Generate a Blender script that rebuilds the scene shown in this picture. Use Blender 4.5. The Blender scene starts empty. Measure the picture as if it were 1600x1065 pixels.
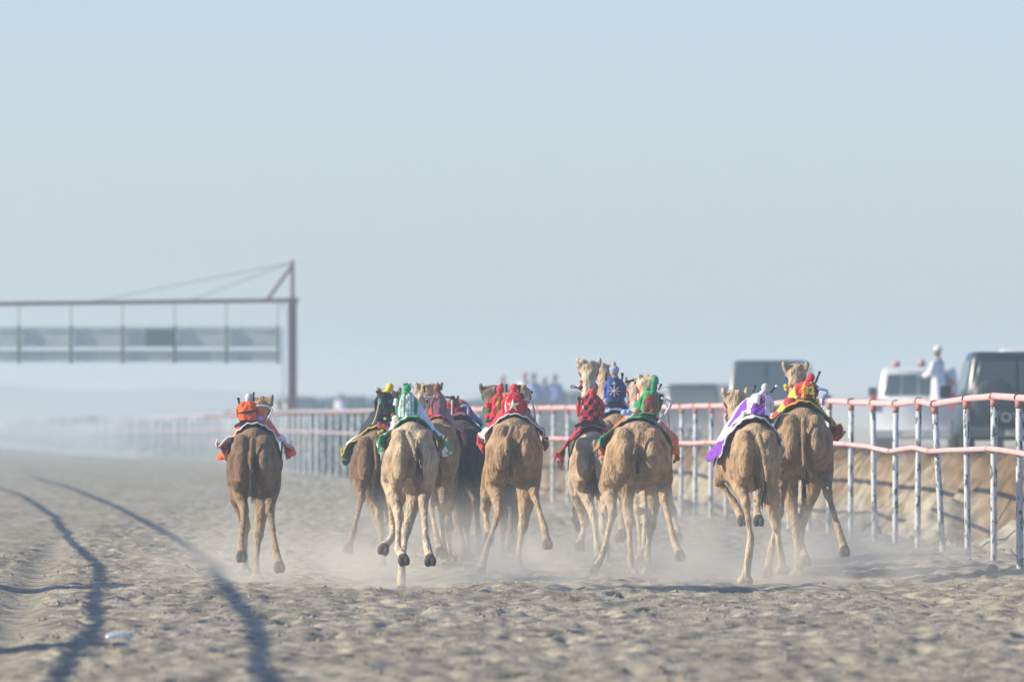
import bpy, bmesh, math, random
import numpy as np
from mathutils import Vector, Matrix

random.seed(7)
RNG = np.random.default_rng(7)
S = bpy.context.scene
C = S.collection
R = math.radians

# ------------------------------------------------------------------ camera, sky, sun, exposure
F, CX, HY, CAMZ = 13333.0, 800.0, 652.0, 1.65      # focal length in pixels of the 1600 px wide photograph
cam_d = bpy.data.cameras.new('camera')
cam = bpy.data.objects.new('camera', cam_d); C.objects.link(cam)
cam_d.sensor_width = 36; cam_d.lens = 300
cam_d.clip_start = 0.5; cam_d.clip_end = 6000
cam.location = (0, 0, CAMZ)
cam.rotation_euler = (R(90), 0, 0)
cam_d.shift_y = (HY - 532.5) / 1600
cam_d.dof.use_dof = True
cam_d.dof.focus_distance = 87.5
cam_d.dof.aperture_fstop = 3.2
S.camera = cam

W = bpy.data.worlds.new('World'); S.world = W; W.use_nodes = True
nt = W.node_tree; nt.nodes.clear()
SUN_EL, SUN_AZ = 25.0, -98.0                       # azimuth measured from +Y, clockwise towards +X
sky = nt.nodes.new('ShaderNodeTexSky'); sky.sky_type = 'NISHITA'; sky.sun_disc = False
sky.sun_elevation = R(SUN_EL); sky.sun_rotation = R(SUN_AZ)
sky.air_density = 1.0; sky.dust_density = .5; sky.ozone_density = 4.0; sky.altitude = 0
bg = nt.nodes.new('ShaderNodeBackground'); bg.inputs[1].default_value = 0.118
wo = nt.nodes.new('ShaderNodeOutputWorld')
tint = nt.nodes.new('ShaderNodeMix'); tint.data_type = 'RGBA'; tint.blend_type = 'MULTIPLY'; tint.inputs[0].default_value = 1; tint.inputs[7].default_value = (.945, .945, 1.13, 1)
nt.links.new(sky.outputs[0], tint.inputs[6]); nt.links.new(tint.outputs[2], bg.inputs[0]); nt.links.new(bg.outputs[0], wo.inputs[0])

sl = bpy.data.lights.new('sun', 'SUN'); sl.energy = 5.0; sl.angle = R(0.6); sl.color = (1.0, 0.90, 0.72)
so = bpy.data.objects.new('sun', sl); C.objects.link(so)
sd = Vector((math.sin(R(SUN_AZ)) * math.cos(R(SUN_EL)), math.cos(R(SUN_AZ)) * math.cos(R(SUN_EL)), math.sin(R(SUN_EL))))
so.rotation_euler = sd.to_track_quat('Z', 'Y').to_euler(); so.location = sd * 60

S.view_settings.view_transform = 'Standard'; S.view_settings.look = 'None'
S.view_settings.exposure = 0.46; S.view_settings.gamma = 1.0; S.view_settings.use_curve_mapping = False
S.render.engine = 'CYCLES'
cy = S.cycles
cy.use_denoising = True; cy.max_bounces = 6; cy.diffuse_bounces = 2; cy.glossy_bounces = 2
cy.transmission_bounces = 4; cy.volume_bounces = 1; cy.transparent_max_bounces = 8
cy.volume_step_rate = 1.0; cy.volume_max_steps = 96
cy.use_adaptive_sampling = True

# ------------------------------------------------------------------ helpers
def at(px, py, d):
    return Vector(((px - CX) / F * d, d, CAMZ - (py - HY) / F * d))

def smooth(a, b, x):
    t = np.clip((x - a) / (b - a), 0, 1); return t * t * (3 - 2 * t)

class VNoise:
    def __init__(s, seed, n=256): s.g = np.random.default_rng(seed).random((n, n)); s.n = n
    def __call__(s, x, y):
        xi = np.floor(x).astype(int); yi = np.floor(y).astype(int); fx = x - xi; fy = y - yi
        fx = fx * fx * (3 - 2 * fx); fy = fy * fy * (3 - 2 * fy); n = s.n; g = s.g
        a = g[xi % n, yi % n]; b = g[(xi + 1) % n, yi % n]; c = g[xi % n, (yi + 1) % n]; d = g[(xi + 1) % n, (yi + 1) % n]
        return (a * (1 - fx) + b * fx) * (1 - fy) + (c * (1 - fx) + d * fx) * fy * 1.0
N1, N2, N3, N4, N5 = [VNoise(i) for i in (1, 2, 3, 4, 5)]

class MB:
    """collects shapes into one mesh"""
    def __init__(s): s.v = []; s.f = []; s.m = []; s.sm = []
    def add(s, vs, fs, mi=0, sm=True):
        o = len(s.v); s.v += [tuple(v) for v in vs]
        for k, f in enumerate(fs):
            s.f.append([o + i for i in f]); s.m.append(mi if isinstance(mi, int) else mi[k]); s.sm.append(sm)
        return s
    def rings(s, rings, mi=0, cap=True, sm=True, mfun=None):
        n = len(rings[0]); vs = [p for r in rings for p in r]; fs = []; ms = []
        for i in range(len(rings) - 1):
            for j in range(n):
                fs.append([i * n + j, i * n + (j + 1) % n, (i + 1) * n + (j + 1) % n, (i + 1) * n + j])
                ms.append(mfun(i, j) if mfun else mi)
        if cap:
            fs.append(list(range(n))[::-1]); ms.append(ms[0]); b = (len(rings) - 1) * n
            fs.append([b + j for j in range(n)]); ms.append(ms[-2])
        return s.add(vs, fs, ms, sm)
    def tube(s, pts, rad, n=10, mi=0, sx=1.0, sm=True, round_ends=True):
        pts = [Vector(p) for p in pts]
        if not isinstance(rad, (list, tuple)): rad = [rad] * len(pts)
        rad = list(rad)
        if round_ends and len(pts) > 1:
            d0 = (pts[0] - pts[1]).normalized(); d1 = (pts[-1] - pts[-2]).normalized()
            pts = [pts[0] + d0 * rad[0] * .85, pts[0] + d0 * rad[0] * .5] + pts + [pts[-1] + d1 * rad[-1] * .5, pts[-1] + d1 * rad[-1] * .85]
            rad = [rad[0] * .4, rad[0] * .82] + rad + [rad[-1] * .82, rad[-1] * .4]
        rings = []; up = Vector((0, 1, 0.001)); prev = None
        for i, p in enumerate(pts):
            t = (pts[min(i + 1, len(pts) - 1)] - pts[max(i - 1, 0)]).normalized()
            if prev is None:
                a = up if abs(t.dot(up)) < .9 else Vector((1, 0, 0))
            else: a = prev
            u = (a - t * a.dot(t)).normalized(); prev = u; w = t.cross(u)
            rings.append([p + (u * math.cos(k * 2 * math.pi / n) + w * math.sin(k * 2 * math.pi / n) * sx) * rad[i] for k in range(n)])
        return s.rings(rings, mi, True, sm)
    def ell(s, c, r, n=12, m=8, mi=0, rot=None):
        c = Vector(c); vs = []; fs = []
        rings = []
        for i in range(1, m):
            a = math.pi * i / m
            ring = []
            for k in range(n):
                b = 2 * math.pi * k / n
                p = Vector((r[0] * math.sin(a) * math.cos(b), r[1] * math.sin(a) * math.sin(b), r[2] * math.cos(a)))
                if rot is not None: p = rot @ p
                ring.append(c + p)
            rings.append(ring)
        return s.rings(rings[::-1], mi)
    def box(s, c, d, mi=0, bev=0, rot=None):
        bm = bmesh.new(); bmesh.ops.create_cube(bm, size=1)
        for v in bm.verts: v.co = Vector((v.co.x * d[0], v.co.y * d[1], v.co.z * d[2]))
        if bev: bmesh.ops.bevel(bm, geom=bm.edges[:], offset=bev, segments=2, affect='EDGES', profile=.5)
        bm.verts.ensure_lookup_table()
        M = rot if rot is not None else Matrix.Identity(3)
        vs = [Vector(c) + M @ v.co for v in bm.verts]; fs = [[v.index for v in f.verts] for f in bm.faces]
        bm.free(); return s.add(vs, fs, mi, False)
    def build(s, name, mats, parent=None, loc=None):
        me = bpy.data.meshes.new(name)
        me.from_pydata(s.v, [], s.f)
        if not isinstance(mats, (list, tuple)): mats = [mats]
        for m in mats: me.materials.append(m)
        me.polygons.foreach_set('material_index', s.m); me.polygons.foreach_set('use_smooth', s.sm)
        me.update()
        o = bpy.data.objects.new(name, me); C.objects.link(o)
        if parent is not None: o.parent = parent
        if loc is not None: o.location = loc
        return o

def tag(o, label=None, cat=None, group=None, kind=None):
    if label: o['label'] = label
    if cat: o['category'] = cat
    if group: o['group'] = group
    if kind: o['kind'] = kind
    return o
def empty(name, loc, rz=0):
    o = bpy.data.objects.new(name, None); C.objects.link(o); o.location = loc; o.rotation_euler = (0, 0, rz)
    o.empty_display_size = .3; return o
def remesh(o, voxel, it=5, fac=.5, jit=0.0, seed=0):
    m = o.modifiers.new('r', 'REMESH'); m.mode = 'VOXEL'; m.voxel_size = voxel; m.use_smooth_shade = True
    m2 = o.modifiers.new('s', 'SMOOTH'); m2.iterations = it; m2.factor = fac
    dg = bpy.context.evaluated_depsgraph_get(); me = bpy.data.meshes.new_from_object(o.evaluated_get(dg))
    o.modifiers.clear(); mats = list(o.data.materials); o.data = me; me.materials.clear()
    for k in mats[:1]: me.materials.append(k)
    n = len(me.vertices)
    if jit:
        co = np.empty(n * 3); me.vertices.foreach_get('co', co); co = co.reshape(-1, 3)
        no = np.empty(n * 3); me.vertices.foreach_get('normal', no); no = no.reshape(-1, 3)
        h = (N1(co[:, 0] * 22 + co[:, 1] * 9 + seed, co[:, 2] * 14) - .5) * 1.2 + (N2(co[:, 0] * 55 + seed, co[:, 2] * 30 + co[:, 1] * 20) - .5)
        co += no * (h * jit)[:, None]
        me.vertices.foreach_set('co', co.ravel())
    me.polygons.foreach_set('use_smooth', [True] * len(me.polygons)); me.polygons.foreach_set('material_index', [0] * len(me.polygons)); me.update()
    return o

_mc = {}
def mat(name, col, rough=.7, var=.12, scale=8.0, bump=0.0, bscale=30.0, metal=0.0, spec=.4, col2=None, detail=4, stretch=(1, 1, 1), sheen=0):
    if name in _mc: return _mc[name]
    m = bpy.data.materials.new(name); m.use_nodes = True; n = m.node_tree.nodes; l = m.node_tree.links
    b = n['Principled BSDF']
    tc = n.new('ShaderNodeTexCoord'); mp = n.new('ShaderNodeMapping'); mp.inputs['Scale'].default_value = stretch
    l.new(tc.outputs['Object'], mp.inputs[0])
    no = n.new('ShaderNodeTexNoise'); no.inputs['Scale'].default_value = scale; no.inputs['Detail'].default_value = detail
    l.new(mp.outputs[0], no.inputs[0])
    rp = n.new('ShaderNodeValToRGB')
    c2 = col2 if col2 else tuple(min(1, c * (1 + var)) for c in col); c1 = col if col2 else tuple(c * (1 - var) for c in col)
    rp.color_ramp.elements[0].position = .35; rp.color_ramp.elements[1].position = .65
    rp.color_ramp.elements[0].color = (*c1, 1); rp.color_ramp.elements[1].color = (*c2, 1)
    l.new(no.outputs[0], rp.inputs[0]); l.new(rp.outputs[0], b.inputs['Base Color'])
    b.inputs['Roughness'].default_value = rough; b.inputs['Metallic'].default_value = metal
    b.inputs['Specular IOR Level'].default_value = spec
    if sheen: b.inputs['Sheen Weight'].default_value = sheen
    if bump:
        n2 = n.new('ShaderNodeTexNoise'); n2.inputs['Scale'].default_value = bscale; n2.inputs['Detail'].default_value = 5
        l.new(mp.outputs[0], n2.inputs[0])
        bp = n.new('ShaderNodeBump'); bp.inputs['Strength'].default_value = bump; bp.inputs['Distance'].default_value = .02
        l.new(n2.outputs[0], bp.inputs['Height']); l.new(bp.outputs[0], b.inputs['Normal'])
    _mc[name] = m; return m
def cloth(name, col): return mat('fabric_' + name, col, rough=.75, var=.14, scale=14, bump=.45, bscale=26, spec=.25, sheen=.15)
COLS = dict(orange=(.80, .13, .03), red=(.62, .02, .035), dred=(.22, .02, .035), white=(.78, .78, .80), cream=(.7, .66, .55), yellow=(.82, .58, .03),
            lime=(.55, .62, .06), green=(.02, .30, .12), dgreen=(.015, .13, .07), teal=(.05, .25, .24), blue=(.03, .09, .42), lblue=(.28, .42, .72),
            navy=(.02, .04, .16), black=(.018, .02, .026), purple=(.20, .04, .42), brown=(.22, .08, .04), grey=(.32, .32, .35), mauve=(.25, .12, .16),
            pink=(.75, .08, .28), sand=(.5, .36, .2), silver=(.55, .57, .6))
def CM(k): return cloth(k, COLS[k])
M_black = mat('black_plastic', (.015, .016, .018), rough=.4)
M_steel = mat('pale_metal', (.5, .53, .57), rough=.35, metal=.6)

# ------------------------------------------------------------------ fence line (d, X) and terrain
FD = np.array([20, 45, 60, 75, 88.2, 92.7, 113.2, 132.6, 156, 200, 245, 316, 400, 500, 600, 700, 900, 1500, 2600.])
FXp = np.array([5.2, 5.35, 5.4, 5.36, 5.25, 5.18, 4.28, 2.92, .70, -2.7, -6.43, -10.9, -18.0, -26.5, -36, -47, -72, -170, -400.])
def _hermite(xs, ys):
    m = np.gradient(ys, xs)
    def f(x):
        x = np.clip(np.asarray(x, float), xs[0], xs[-1] - 1e-6); i = np.clip(np.searchsorted(xs, x, side='right') - 1, 0, len(xs) - 2)
        h = xs[i + 1] - xs[i]; t = (x - xs[i]) / h
        return ((2 * t**3 - 3 * t**2 + 1) * ys[i] + (t**3 - 2 * t**2 + t) * h * m[i] + (-2 * t**3 + 3 * t**2) * ys[i + 1] + (t**3 - t**2) * h * m[i + 1])
    return f
fx = _hermite(FD, FXp)

def height(x, y):
    x = np.asarray(x, float); y = np.asarray(y, float)
    s = x - fx(y)
    z = -0.5 * smooth(255, 520, y)
    near = 1 - smooth(170, 420, y)
    # churned sand of the track, tyre lane at the left
    lane = np.exp(-((x + 3.75 + (y - 63) * .046) / .20) ** 2) + np.exp(-((x + 5.1 + (y - 63) * .046) / .18) ** 2)
    lane = np.clip(lane, 0, 1) * (y < 150)
    rough = (1 - .85 * lane) * (.35 + .65 * near)
    hf = (N1(x * 2.3, y * 1.2) - .5) * .012 + (N2(x * 6.5, y * 3.4) - .5) * .026 + (N3(x * 11.7, y * 5.3) - .5) * .036
    hoof = np.clip(N4(x * 4.9 + 7, y * 2.6 + 3) - .66, 0, 1) * -.20
    big = (N5(x * .35, y * .16) - .5) * .05
    z = z + (hf + hoof) * rough * 1.25 + big - lane * .045
    # bank up to the fence foot
    z = z + .09 * smooth(-1.7, -.2, s) * (1 - smooth(.4, 1.6, s))
    # ditch spoil and berm behind the fence
    w = N3(y * .06 + 4, y * 0 + 2.5); w2 = N2(y * .17, y * 0 + 9.1)
    crest = 3.3 + (w - .5) * 1.2
    top = 1.08 + (w2 - .5) * .16 + (N1(y * .9, x * .4) - .5) * .06
    face = smooth(crest - 1.25, crest - .15, s + (N4(y * .5, s * .6) - .5) * .5)
    back = 1 - (1 - .74) * smooth(crest + .3, crest + 2.0, s)
    z = np.where(s > .3, z + face * top * np.where(s > crest, back, 1) - 0.18 * smooth(.6, 1.5, s) * (1 - face), z)
    z = z + np.where(s > 5, .38 * smooth(300, 400, y) * smooth(5, 9, s), 0)
    # spoil heaps between fence and berm
    for (hd, hs, hr, hh) in ((97, 1.9, 1.15, .62), (108.5, 1.9, .9, .46), (119, 2.2, 1.1, .66), (128, 1.8, .8, .42), (139, 2.2, 1.0, .5), (90.5, 2.1, 1.0, .72), (152, 2.0, .9, .4), (165, 2.1, 1.0, .45)):
        r2 = ((y - hd) / (hr * 2.2)) ** 2 + ((s - hs) / hr) ** 2
        z = z + hh * np.clip(1 - np.sqrt(r2), 0, 1) ** .85 * (1 + (N3(x * 4, y * 3) - .5) * .25)
    z = z + np.where((s > .8) & (s < 5), (N2(x * 3.1, y * 1.9) - .5) * .20 + (N5(x * 9, y * 6) - .5) * .09, 0) * near
    return z

def gz(x, y): return float(height(np.array([x]), np.array([y]))[0])

def grid_axis(segs):
    out = []
    for a, b, st in segs: out += list(np.arange(a, b, st))
    return out
ys = grid_axis([(-90, 40, 10), (40, 50, 1), (50, 112, .085), (112, 170, .25)]); y = 170
while y < 1400: ys.append(y); y += .35 + (y - 170) * .012
ys.append(1400); ys = np.array(ys)
xs = np.array(grid_axis([(-560, -60, 20), (-60, -16, 2), (-16, -6.2, .5), (-6.2, 6.0, .045), (6.0, 14, .12), (14, 60, 1.5), (60, 561, 20)]))
XX, YY = np.meshgrid(xs, ys)
ZZ = height(XX, YY)
nx, ny = len(xs), len(ys)
gm = bpy.data.meshes.new('ground')
gm.vertices.add(nx * ny); gm.vertices.foreach_set('co', np.stack([XX, YY, ZZ], -1).ravel())
i = np.arange(nx * ny).reshape(ny, nx)
q = np.stack([i[:-1, :-1], i[:-1, 1:], i[1:, 1:], i[1:, :-1]], -1).reshape(-1)
nf = (nx - 1) * (ny - 1)
gm.loops.add(nf * 4); gm.loops.foreach_set('vertex_index', q)
gm.polygons.add(nf); gm.polygons.foreach_set('loop_start', np.arange(nf) * 4); gm.polygons.foreach_set('loop_total', np.full(nf, 4))
gm.polygons.foreach_set('use_smooth', np.ones(nf, bool)); gm.update(); gm.validate()
ground = bpy.data.objects.new('ground', gm); C.objects.link(ground); at_ = gm.attributes.new('soil', 'FLOAT', 'POINT'); at_.data.foreach_set('value', smooth(1.9, 3.0, XX - fx(YY) + (N2(XX * 2, YY * .6) - .5) * 1.2).ravel().astype(np.float32)); tag(ground, 'churned pale sand race track with dirt berm on its right', kind='structure')

def ground_mat():
    m = bpy.data.materials.new('sand'); m.use_nodes = True; n = m.node_tree.nodes; l = m.node_tree.links; b = n['Principled BSDF']
    tc = n.new('ShaderNodeTexCoord')
    def noise(sc, det, st=(1, 1, 1)):
        mp = n.new('ShaderNodeMapping'); mp.inputs['Scale'].default_value = st; l.new(tc.outputs['Object'], mp.inputs[0])
        t = n.new('ShaderNodeTexNoise'); t.inputs['Scale'].default_value = sc; t.inputs['Detail'].default_value = det; l.new(mp.outputs[0], t.inputs[0]); return t
    a = noise(.6, 5, (1, .5, 1)); c = noise(5, 6, (1, .55, 1)); f = noise(34, 5)
    r1 = n.new('ShaderNodeValToRGB'); r1.color_ramp.elements[0].position = .3; r1.color_ramp.elements[1].position = .72
    r1.color_ramp.elements[0].color = (.335, .297, .222, 1); r1.color_ramp.elements[1].color = (.475, .425, .32, 1)
    l.new(a.outputs[0], r1.inputs[0])
    r2 = n.new('ShaderNodeValToRGB'); r2.color_ramp.elements[0].position = .36; r2.color_ramp.elements[1].position = .66
    r2.color_ramp.elements[0].color = (.5, .48, .47, 1); r2.color_ramp.elements[1].color = (1.15, 1.13, 1.1, 1)
    l.new(c.outputs[0], r2.inputs[0])
    mx = n.new('ShaderNodeMix'); mx.data_type = 'RGBA'; mx.blend_type = 'MULTIPLY'; mx.inputs[0].default_value = .85
    l.new(r1.outputs[0], mx.inputs[6]); l.new(r2.outputs[0], mx.inputs[7])
    # darker stains of hoof-turned damp sand
    v = noise(2.3, 7, (1, .7, 1)); r3 = n.new('ShaderNodeValToRGB'); r3.color_ramp.elements[0].position = .56; r3.color_ramp.elements[1].position = .68
    r3.color_ramp.elements[0].color = (1, 1, 1, 1); r3.color_ramp.elements[1].color = (.62, .60, .58, 1); l.new(v.outputs[0], r3.inputs[0])
    mx2 = n.new('ShaderNodeMix'); mx2.data_type = 'RGBA'; mx2.blend_type = 'MULTIPLY'; mx2.inputs[0].default_value = .8
    l.new(mx.outputs[2], mx2.inputs[6]); l.new(r3.outputs[0], mx2.inputs[7])
    an = n.new('ShaderNodeAttribute'); an.attribute_name = 'soil'; mx3 = n.new('ShaderNodeMix'); mx3.data_type = 'RGBA'; mx3.blend_type = 'MULTIPLY'; mx3.inputs[7].default_value = (.45, .32, .225, 1)
    l.new(an.outputs['Fac'], mx3.inputs[0]); l.new(mx2.outputs[2], mx3.inputs[6]); l.new(mx3.outputs[2], b.inputs['Base Color'])
    b.inputs['Roughness'].default_value = .95; b.inputs['Specular IOR Level'].default_value = .1
    bp = n.new('ShaderNodeBump'); bp.inputs['Strength'].default_value = .9; bp.inputs['Distance'].default_value = .03
    ad = n.new('ShaderNodeMath'); ad.operation = 'MULTIPLY_ADD'; ad.inputs[1].default_value = .55
    l.new(f.outputs[0], ad.inputs[0]); l.new(c.outputs[0], ad.inputs[2]); l.new(ad.outputs[0], bp.inputs['Height']); l.new(bp.outputs[0], b.inputs['Normal'])
    return m
M_sand = ground_mat(); gm.materials.append(M_sand)

# far low hills
hb = MB(); rows = []
for j in range(9):
    row = []
    for i in range(121):
        x = -340 + i * 5.2; v = j / 8
        prof = 5.5 * math.exp(-((x + 75) / 42) ** 2) + 2.2 * math.exp(-((x + 5) / 40) ** 2) + 2.6 * math.exp(-((x - 60) / 60) ** 2) + 1.6
        hz = math.sin(v * math.pi) * (prof + float(N1(np.array([x * .08]), np.array([j * .3]))[0]) * 1.4) - 1.6
        row.append((x, 900 + v * 160, hz))
    rows.append(row)
vs = [p for r in rows for p in r]; fs = [[j * 121 + i, j * 121 + i + 1, (j + 1) * 121 + i + 1, (j + 1) * 121 + i] for j in range(8) for i in range(120)]
hb.add(vs, fs); tag(hb.build('hills', mat('far_earth', (.16, .15, .15), rough=.9, scale=.05)), kind='structure')

# clods and pebbles lying loose on the sand
def clods():
    vs, fs = [], []
    base = [(1, 0, 0), (-1, 0, 0), (0, 1, 0), (0, -1, 0), (0, 0, 1), (0, 0, -.5)]
    fc = [(0, 2, 4), (2, 1, 4), (1, 3, 4), (3, 0, 4), (2, 0, 5), (1, 2, 5), (3, 1, 5), (0, 3, 5)]
    n = 9000; yy = 52 + RNG.random(n) ** 1.3 * 75; xx = (RNG.random(n) - .5) * 2 * .062 * yy * 1.05
    k = int(n * .25); yy[:k] = 78 + RNG.random(k) * 50; xx[:k] = fx(yy[:k]) + RNG.normal(.5, 1.1, k)
    zz = height(xx, yy); sz = .006 + RNG.random(n) ** 6 * .028
    for a in range(n):
        o = len(vs); s = sz[a]
        for p in base: vs.append((xx[a] + p[0] * s * (.7 + RNG.random() * .6), yy[a] + p[1] * s, zz[a] + p[2] * s * .7))
        fs += [[o + i for i in f] for f in fc]
    b = MB(); b.add(vs, fs, 0, False)
    tag(b.build('pebbles', mat('clod', (.30, .235, .17), rough=.95, var=.3, scale=.9)), 'loose small clods and pebbles scattered on the track sand', 'pebbles', kind='stuff')
clods()

# ------------------------------------------------------------------ rail fence on the right, running far to the left
def paint_post():
    m = bpy.data.materials.new('flaking_paint'); m.use_nodes = True; n = m.node_tree.nodes; l = m.node_tree.links; b = n['Principled BSDF']
    tc = n.new('ShaderNodeTexCoord'); oi = n.new('ShaderNodeObjectInfo'); ad = n.new('ShaderNodeVectorMath'); ad.operation = 'ADD'
    mu = n.new('ShaderNodeVectorMath'); mu.operation = 'SCALE'; mu.inputs['Scale'].default_value = 40
    l.new(oi.outputs['Location'], mu.inputs[0])
    l.new(tc.outputs['Object'], ad.inputs[0]); l.new(mu.outputs[0], ad.inputs[1])
    mp = n.new('ShaderNodeMapping'); mp.inputs['Scale'].default_value = (1, 1, .45); l.new(ad.outputs[0], mp.inputs[0])
    t = n.new('ShaderNodeTexNoise'); t.inputs['Scale'].default_value = 20; t.inputs['Detail'].default_value = 6; t.inputs['Roughness'].default_value = .65; l.new(mp.outputs[0], t.inputs[0])
    r = n.new('ShaderNodeValToRGB'); e = r.color_ramp.elements; e[0].position = .535; e[1].position = .56
    e[0].color = (.52, .55, .55, 1); e[1].color = (.05, .075, .095, 1)
    l.new(t.outputs[0], r.inputs[0]); l.new(r.outputs[0], b.inputs['Base Color'])
    b.inputs['Roughness'].default_value = .55
    bp = n.new('ShaderNodeBump'); bp.inputs['Strength'].default_value = .5; bp.inputs['Distance'].default_value = .004; l.new(t.outputs[0], bp.inputs['Height']); l.new(bp.outputs[0], b.inputs['Normal'])
    return m
M_post = paint_post()
M_pink = mat('pink_paint', (.74, .42, .39), rough=.5, var=.10, scale=5, bump=.2, bscale=20)
M_pinkfar = mat('pink_paint_far_fade', (.46, .39, .37), rough=.6)  # far rails: the fading with distance is put into the pink itself
M_pinkd = mat('pink_paint_worn', (.46, .18, .16), rough=.6, var=.25, scale=30)
M_ring = mat('rusty_ring', (.10, .045, .04), rough=.7, var=.3, scale=60)

fence = empty('rail_fence', (0, 0, 0))
tag(fence, 'long tubular rail fence with flaking white posts and pink rails beside the track', 'fence')
pm = MB(); pm.tube([(0, 0, -.35), (0, 0, 0), (0, 0, .6), (0, 0, 1.2), (0, 0, 1.70)], .036, n=14, round_ends=False)
post0 = pm.build('post', M_post, fence); post0.data.name = 'post'
postf = pm.build('post', mat('post_paint_far_pale', (.66, .69, .67), rough=.6, var=.1, scale=3), fence, (float(fx(694)), 694, -.44))  # far posts: same posts, their hazy paleness at distance painted as a whiter colour
cm = MB(); cm.tube([(0, 0, 1.655), (0, 0, 1.70), (0, 0, 1.735)], [.040, .041, .043], n=14, round_ends=False)
cap0 = cm.build('collar', M_pinkd, post0)
rg = MB()
ringpts = [(0.0 + .047 * math.cos(a), 0.0, 1.762 + .047 * math.sin(a)) for a in np.linspace(-.3, math.pi + .3, 14)]
rg.tube(ringpts, .010, n=6, round_ends=False)
ring0 = rg.build('clamp', M_ring, post0)
# walk along the curve
d = 66.0; pts = []
# known posts first so that the near ones stand where they stand
known = [(1597, 88.2), (1552, 92.0), (1514, 95.6), (1476, 98.9), (1437, 102.2), (1403, 105.1), (1372, 107.8), (1337, 111), (1304, 114), (1277, 116.8), (1247, 119.6), (1221, 122), (1196, 124.3), (1171, 126.6), (1146, 128.7), (1120, 131), (1094, 133.3), (1073, 135.4)]
for dd in (69.5, 73, 76.8, 80.5, 84.3): pts.append((float(fx(dd)), dd))
for px, dd in known: pts.append((float(fx(dd)), dd))
d = 138.2
while d < 690:
    pts.append((float(fx(d)), d)); sl_ = (float(fx(d + 1)) - float(fx(d))); d += 2.9 / math.sqrt(1 + sl_ * sl_)
fence_pts = []
for k, (x, y) in enumerate(pts):
    z = gz(x, y)
    if y > 125: z = -0.5 * float(smooth(255, 520, y)) + .06
    lean = random.uniform(-.012, .012); leany = random.uniform(-.02, .02)
    if 98 < y < 99.5: lean = -.055
    if k == 0: p = post0
    else:
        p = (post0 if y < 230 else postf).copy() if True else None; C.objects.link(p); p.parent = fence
        if y < 330:
            for src in (cap0, ring0):
                c = src.copy(); C.objects.link(c); c.parent = p
    hgt = 1.81 + random.uniform(-.02, .02)
    p.location = (x, y, z); p.rotation_euler = (leany, lean, random.uniform(0, 6) if y > 330 else 0); 
    fence_pts.append(Vector((x + math.sin(lean) * 1.75, y, z)))
def rail(hz, off, rad, wob, name, mm):
    rp = [p + Vector((off, 0, hz + random.uniform(-wob, wob))) for p in fence_pts]
    # cubic-ish refinement so the pipe sags between posts
    fine = []
    for a, b in zip(rp[:-1], rp[1:]):
        for t in (0, .35, .7):
            q_ = a.lerp(b, t); 
            if t: q_.z += random.uniform(-.004, .004)
            fine.append(q_)
    fine.append(rp[-1])
    i = 0; seg = 0
    while i < len(fine) - 1:
        j = min(i + (6 if fine[i].y < 200 else 30), len(fine) - 1)
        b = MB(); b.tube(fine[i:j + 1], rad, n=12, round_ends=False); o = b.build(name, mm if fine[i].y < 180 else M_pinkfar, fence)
        if fine[i].y < 200:
            q_ = fine[j]; dr = (fine[j] - fine[j - 1]).normalized()
            c = MB(); c.tube([q_ - dr * .03, q_ + dr * .03], rad * 1.14, n=12, round_ends=False); c.build('coupling', M_ring if random.random() < .5 else M_pinkd, o)
        i = j
rail(1.765, 0, .038, .006, 'top_rail', M_pink)
rail(1.20, -.068, .030, .022, 'lower_rail', M_pink)

def scrub():
    vs, fs = [], []
    n = 3200; dd = 215 + RNG.random(n) ** .8 * 440; ss = 1.6 + RNG.random(n) ** 1.5 * 8
    xx = fx(dd) + ss * 1.02; zz = height(xx, dd)
    for a in range(n):
        hh = .25 + RNG.random() * .65; ww = hh * .8
        for _ in range(11):
            c = np.array([xx[a] + RNG.normal() * ww * .5, dd[a] + RNG.normal() * ww * .5, zz[a] + RNG.random() * hh])
            o = len(vs)
            for _k in range(3): vs.append(tuple(c + RNG.normal(size=3) * .13))
            fs.append([o, o + 1, o + 2])
    b = MB(); b.add(vs, fs, 0, False)
    tag(b.build('scrub', mat('scrub_leaf', (.045, .065, .045), rough=.8, var=.4, scale=.6)), 'low grey green scrub growing on the bank behind the far fence', 'scrub', kind='stuff')
scrub()
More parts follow.
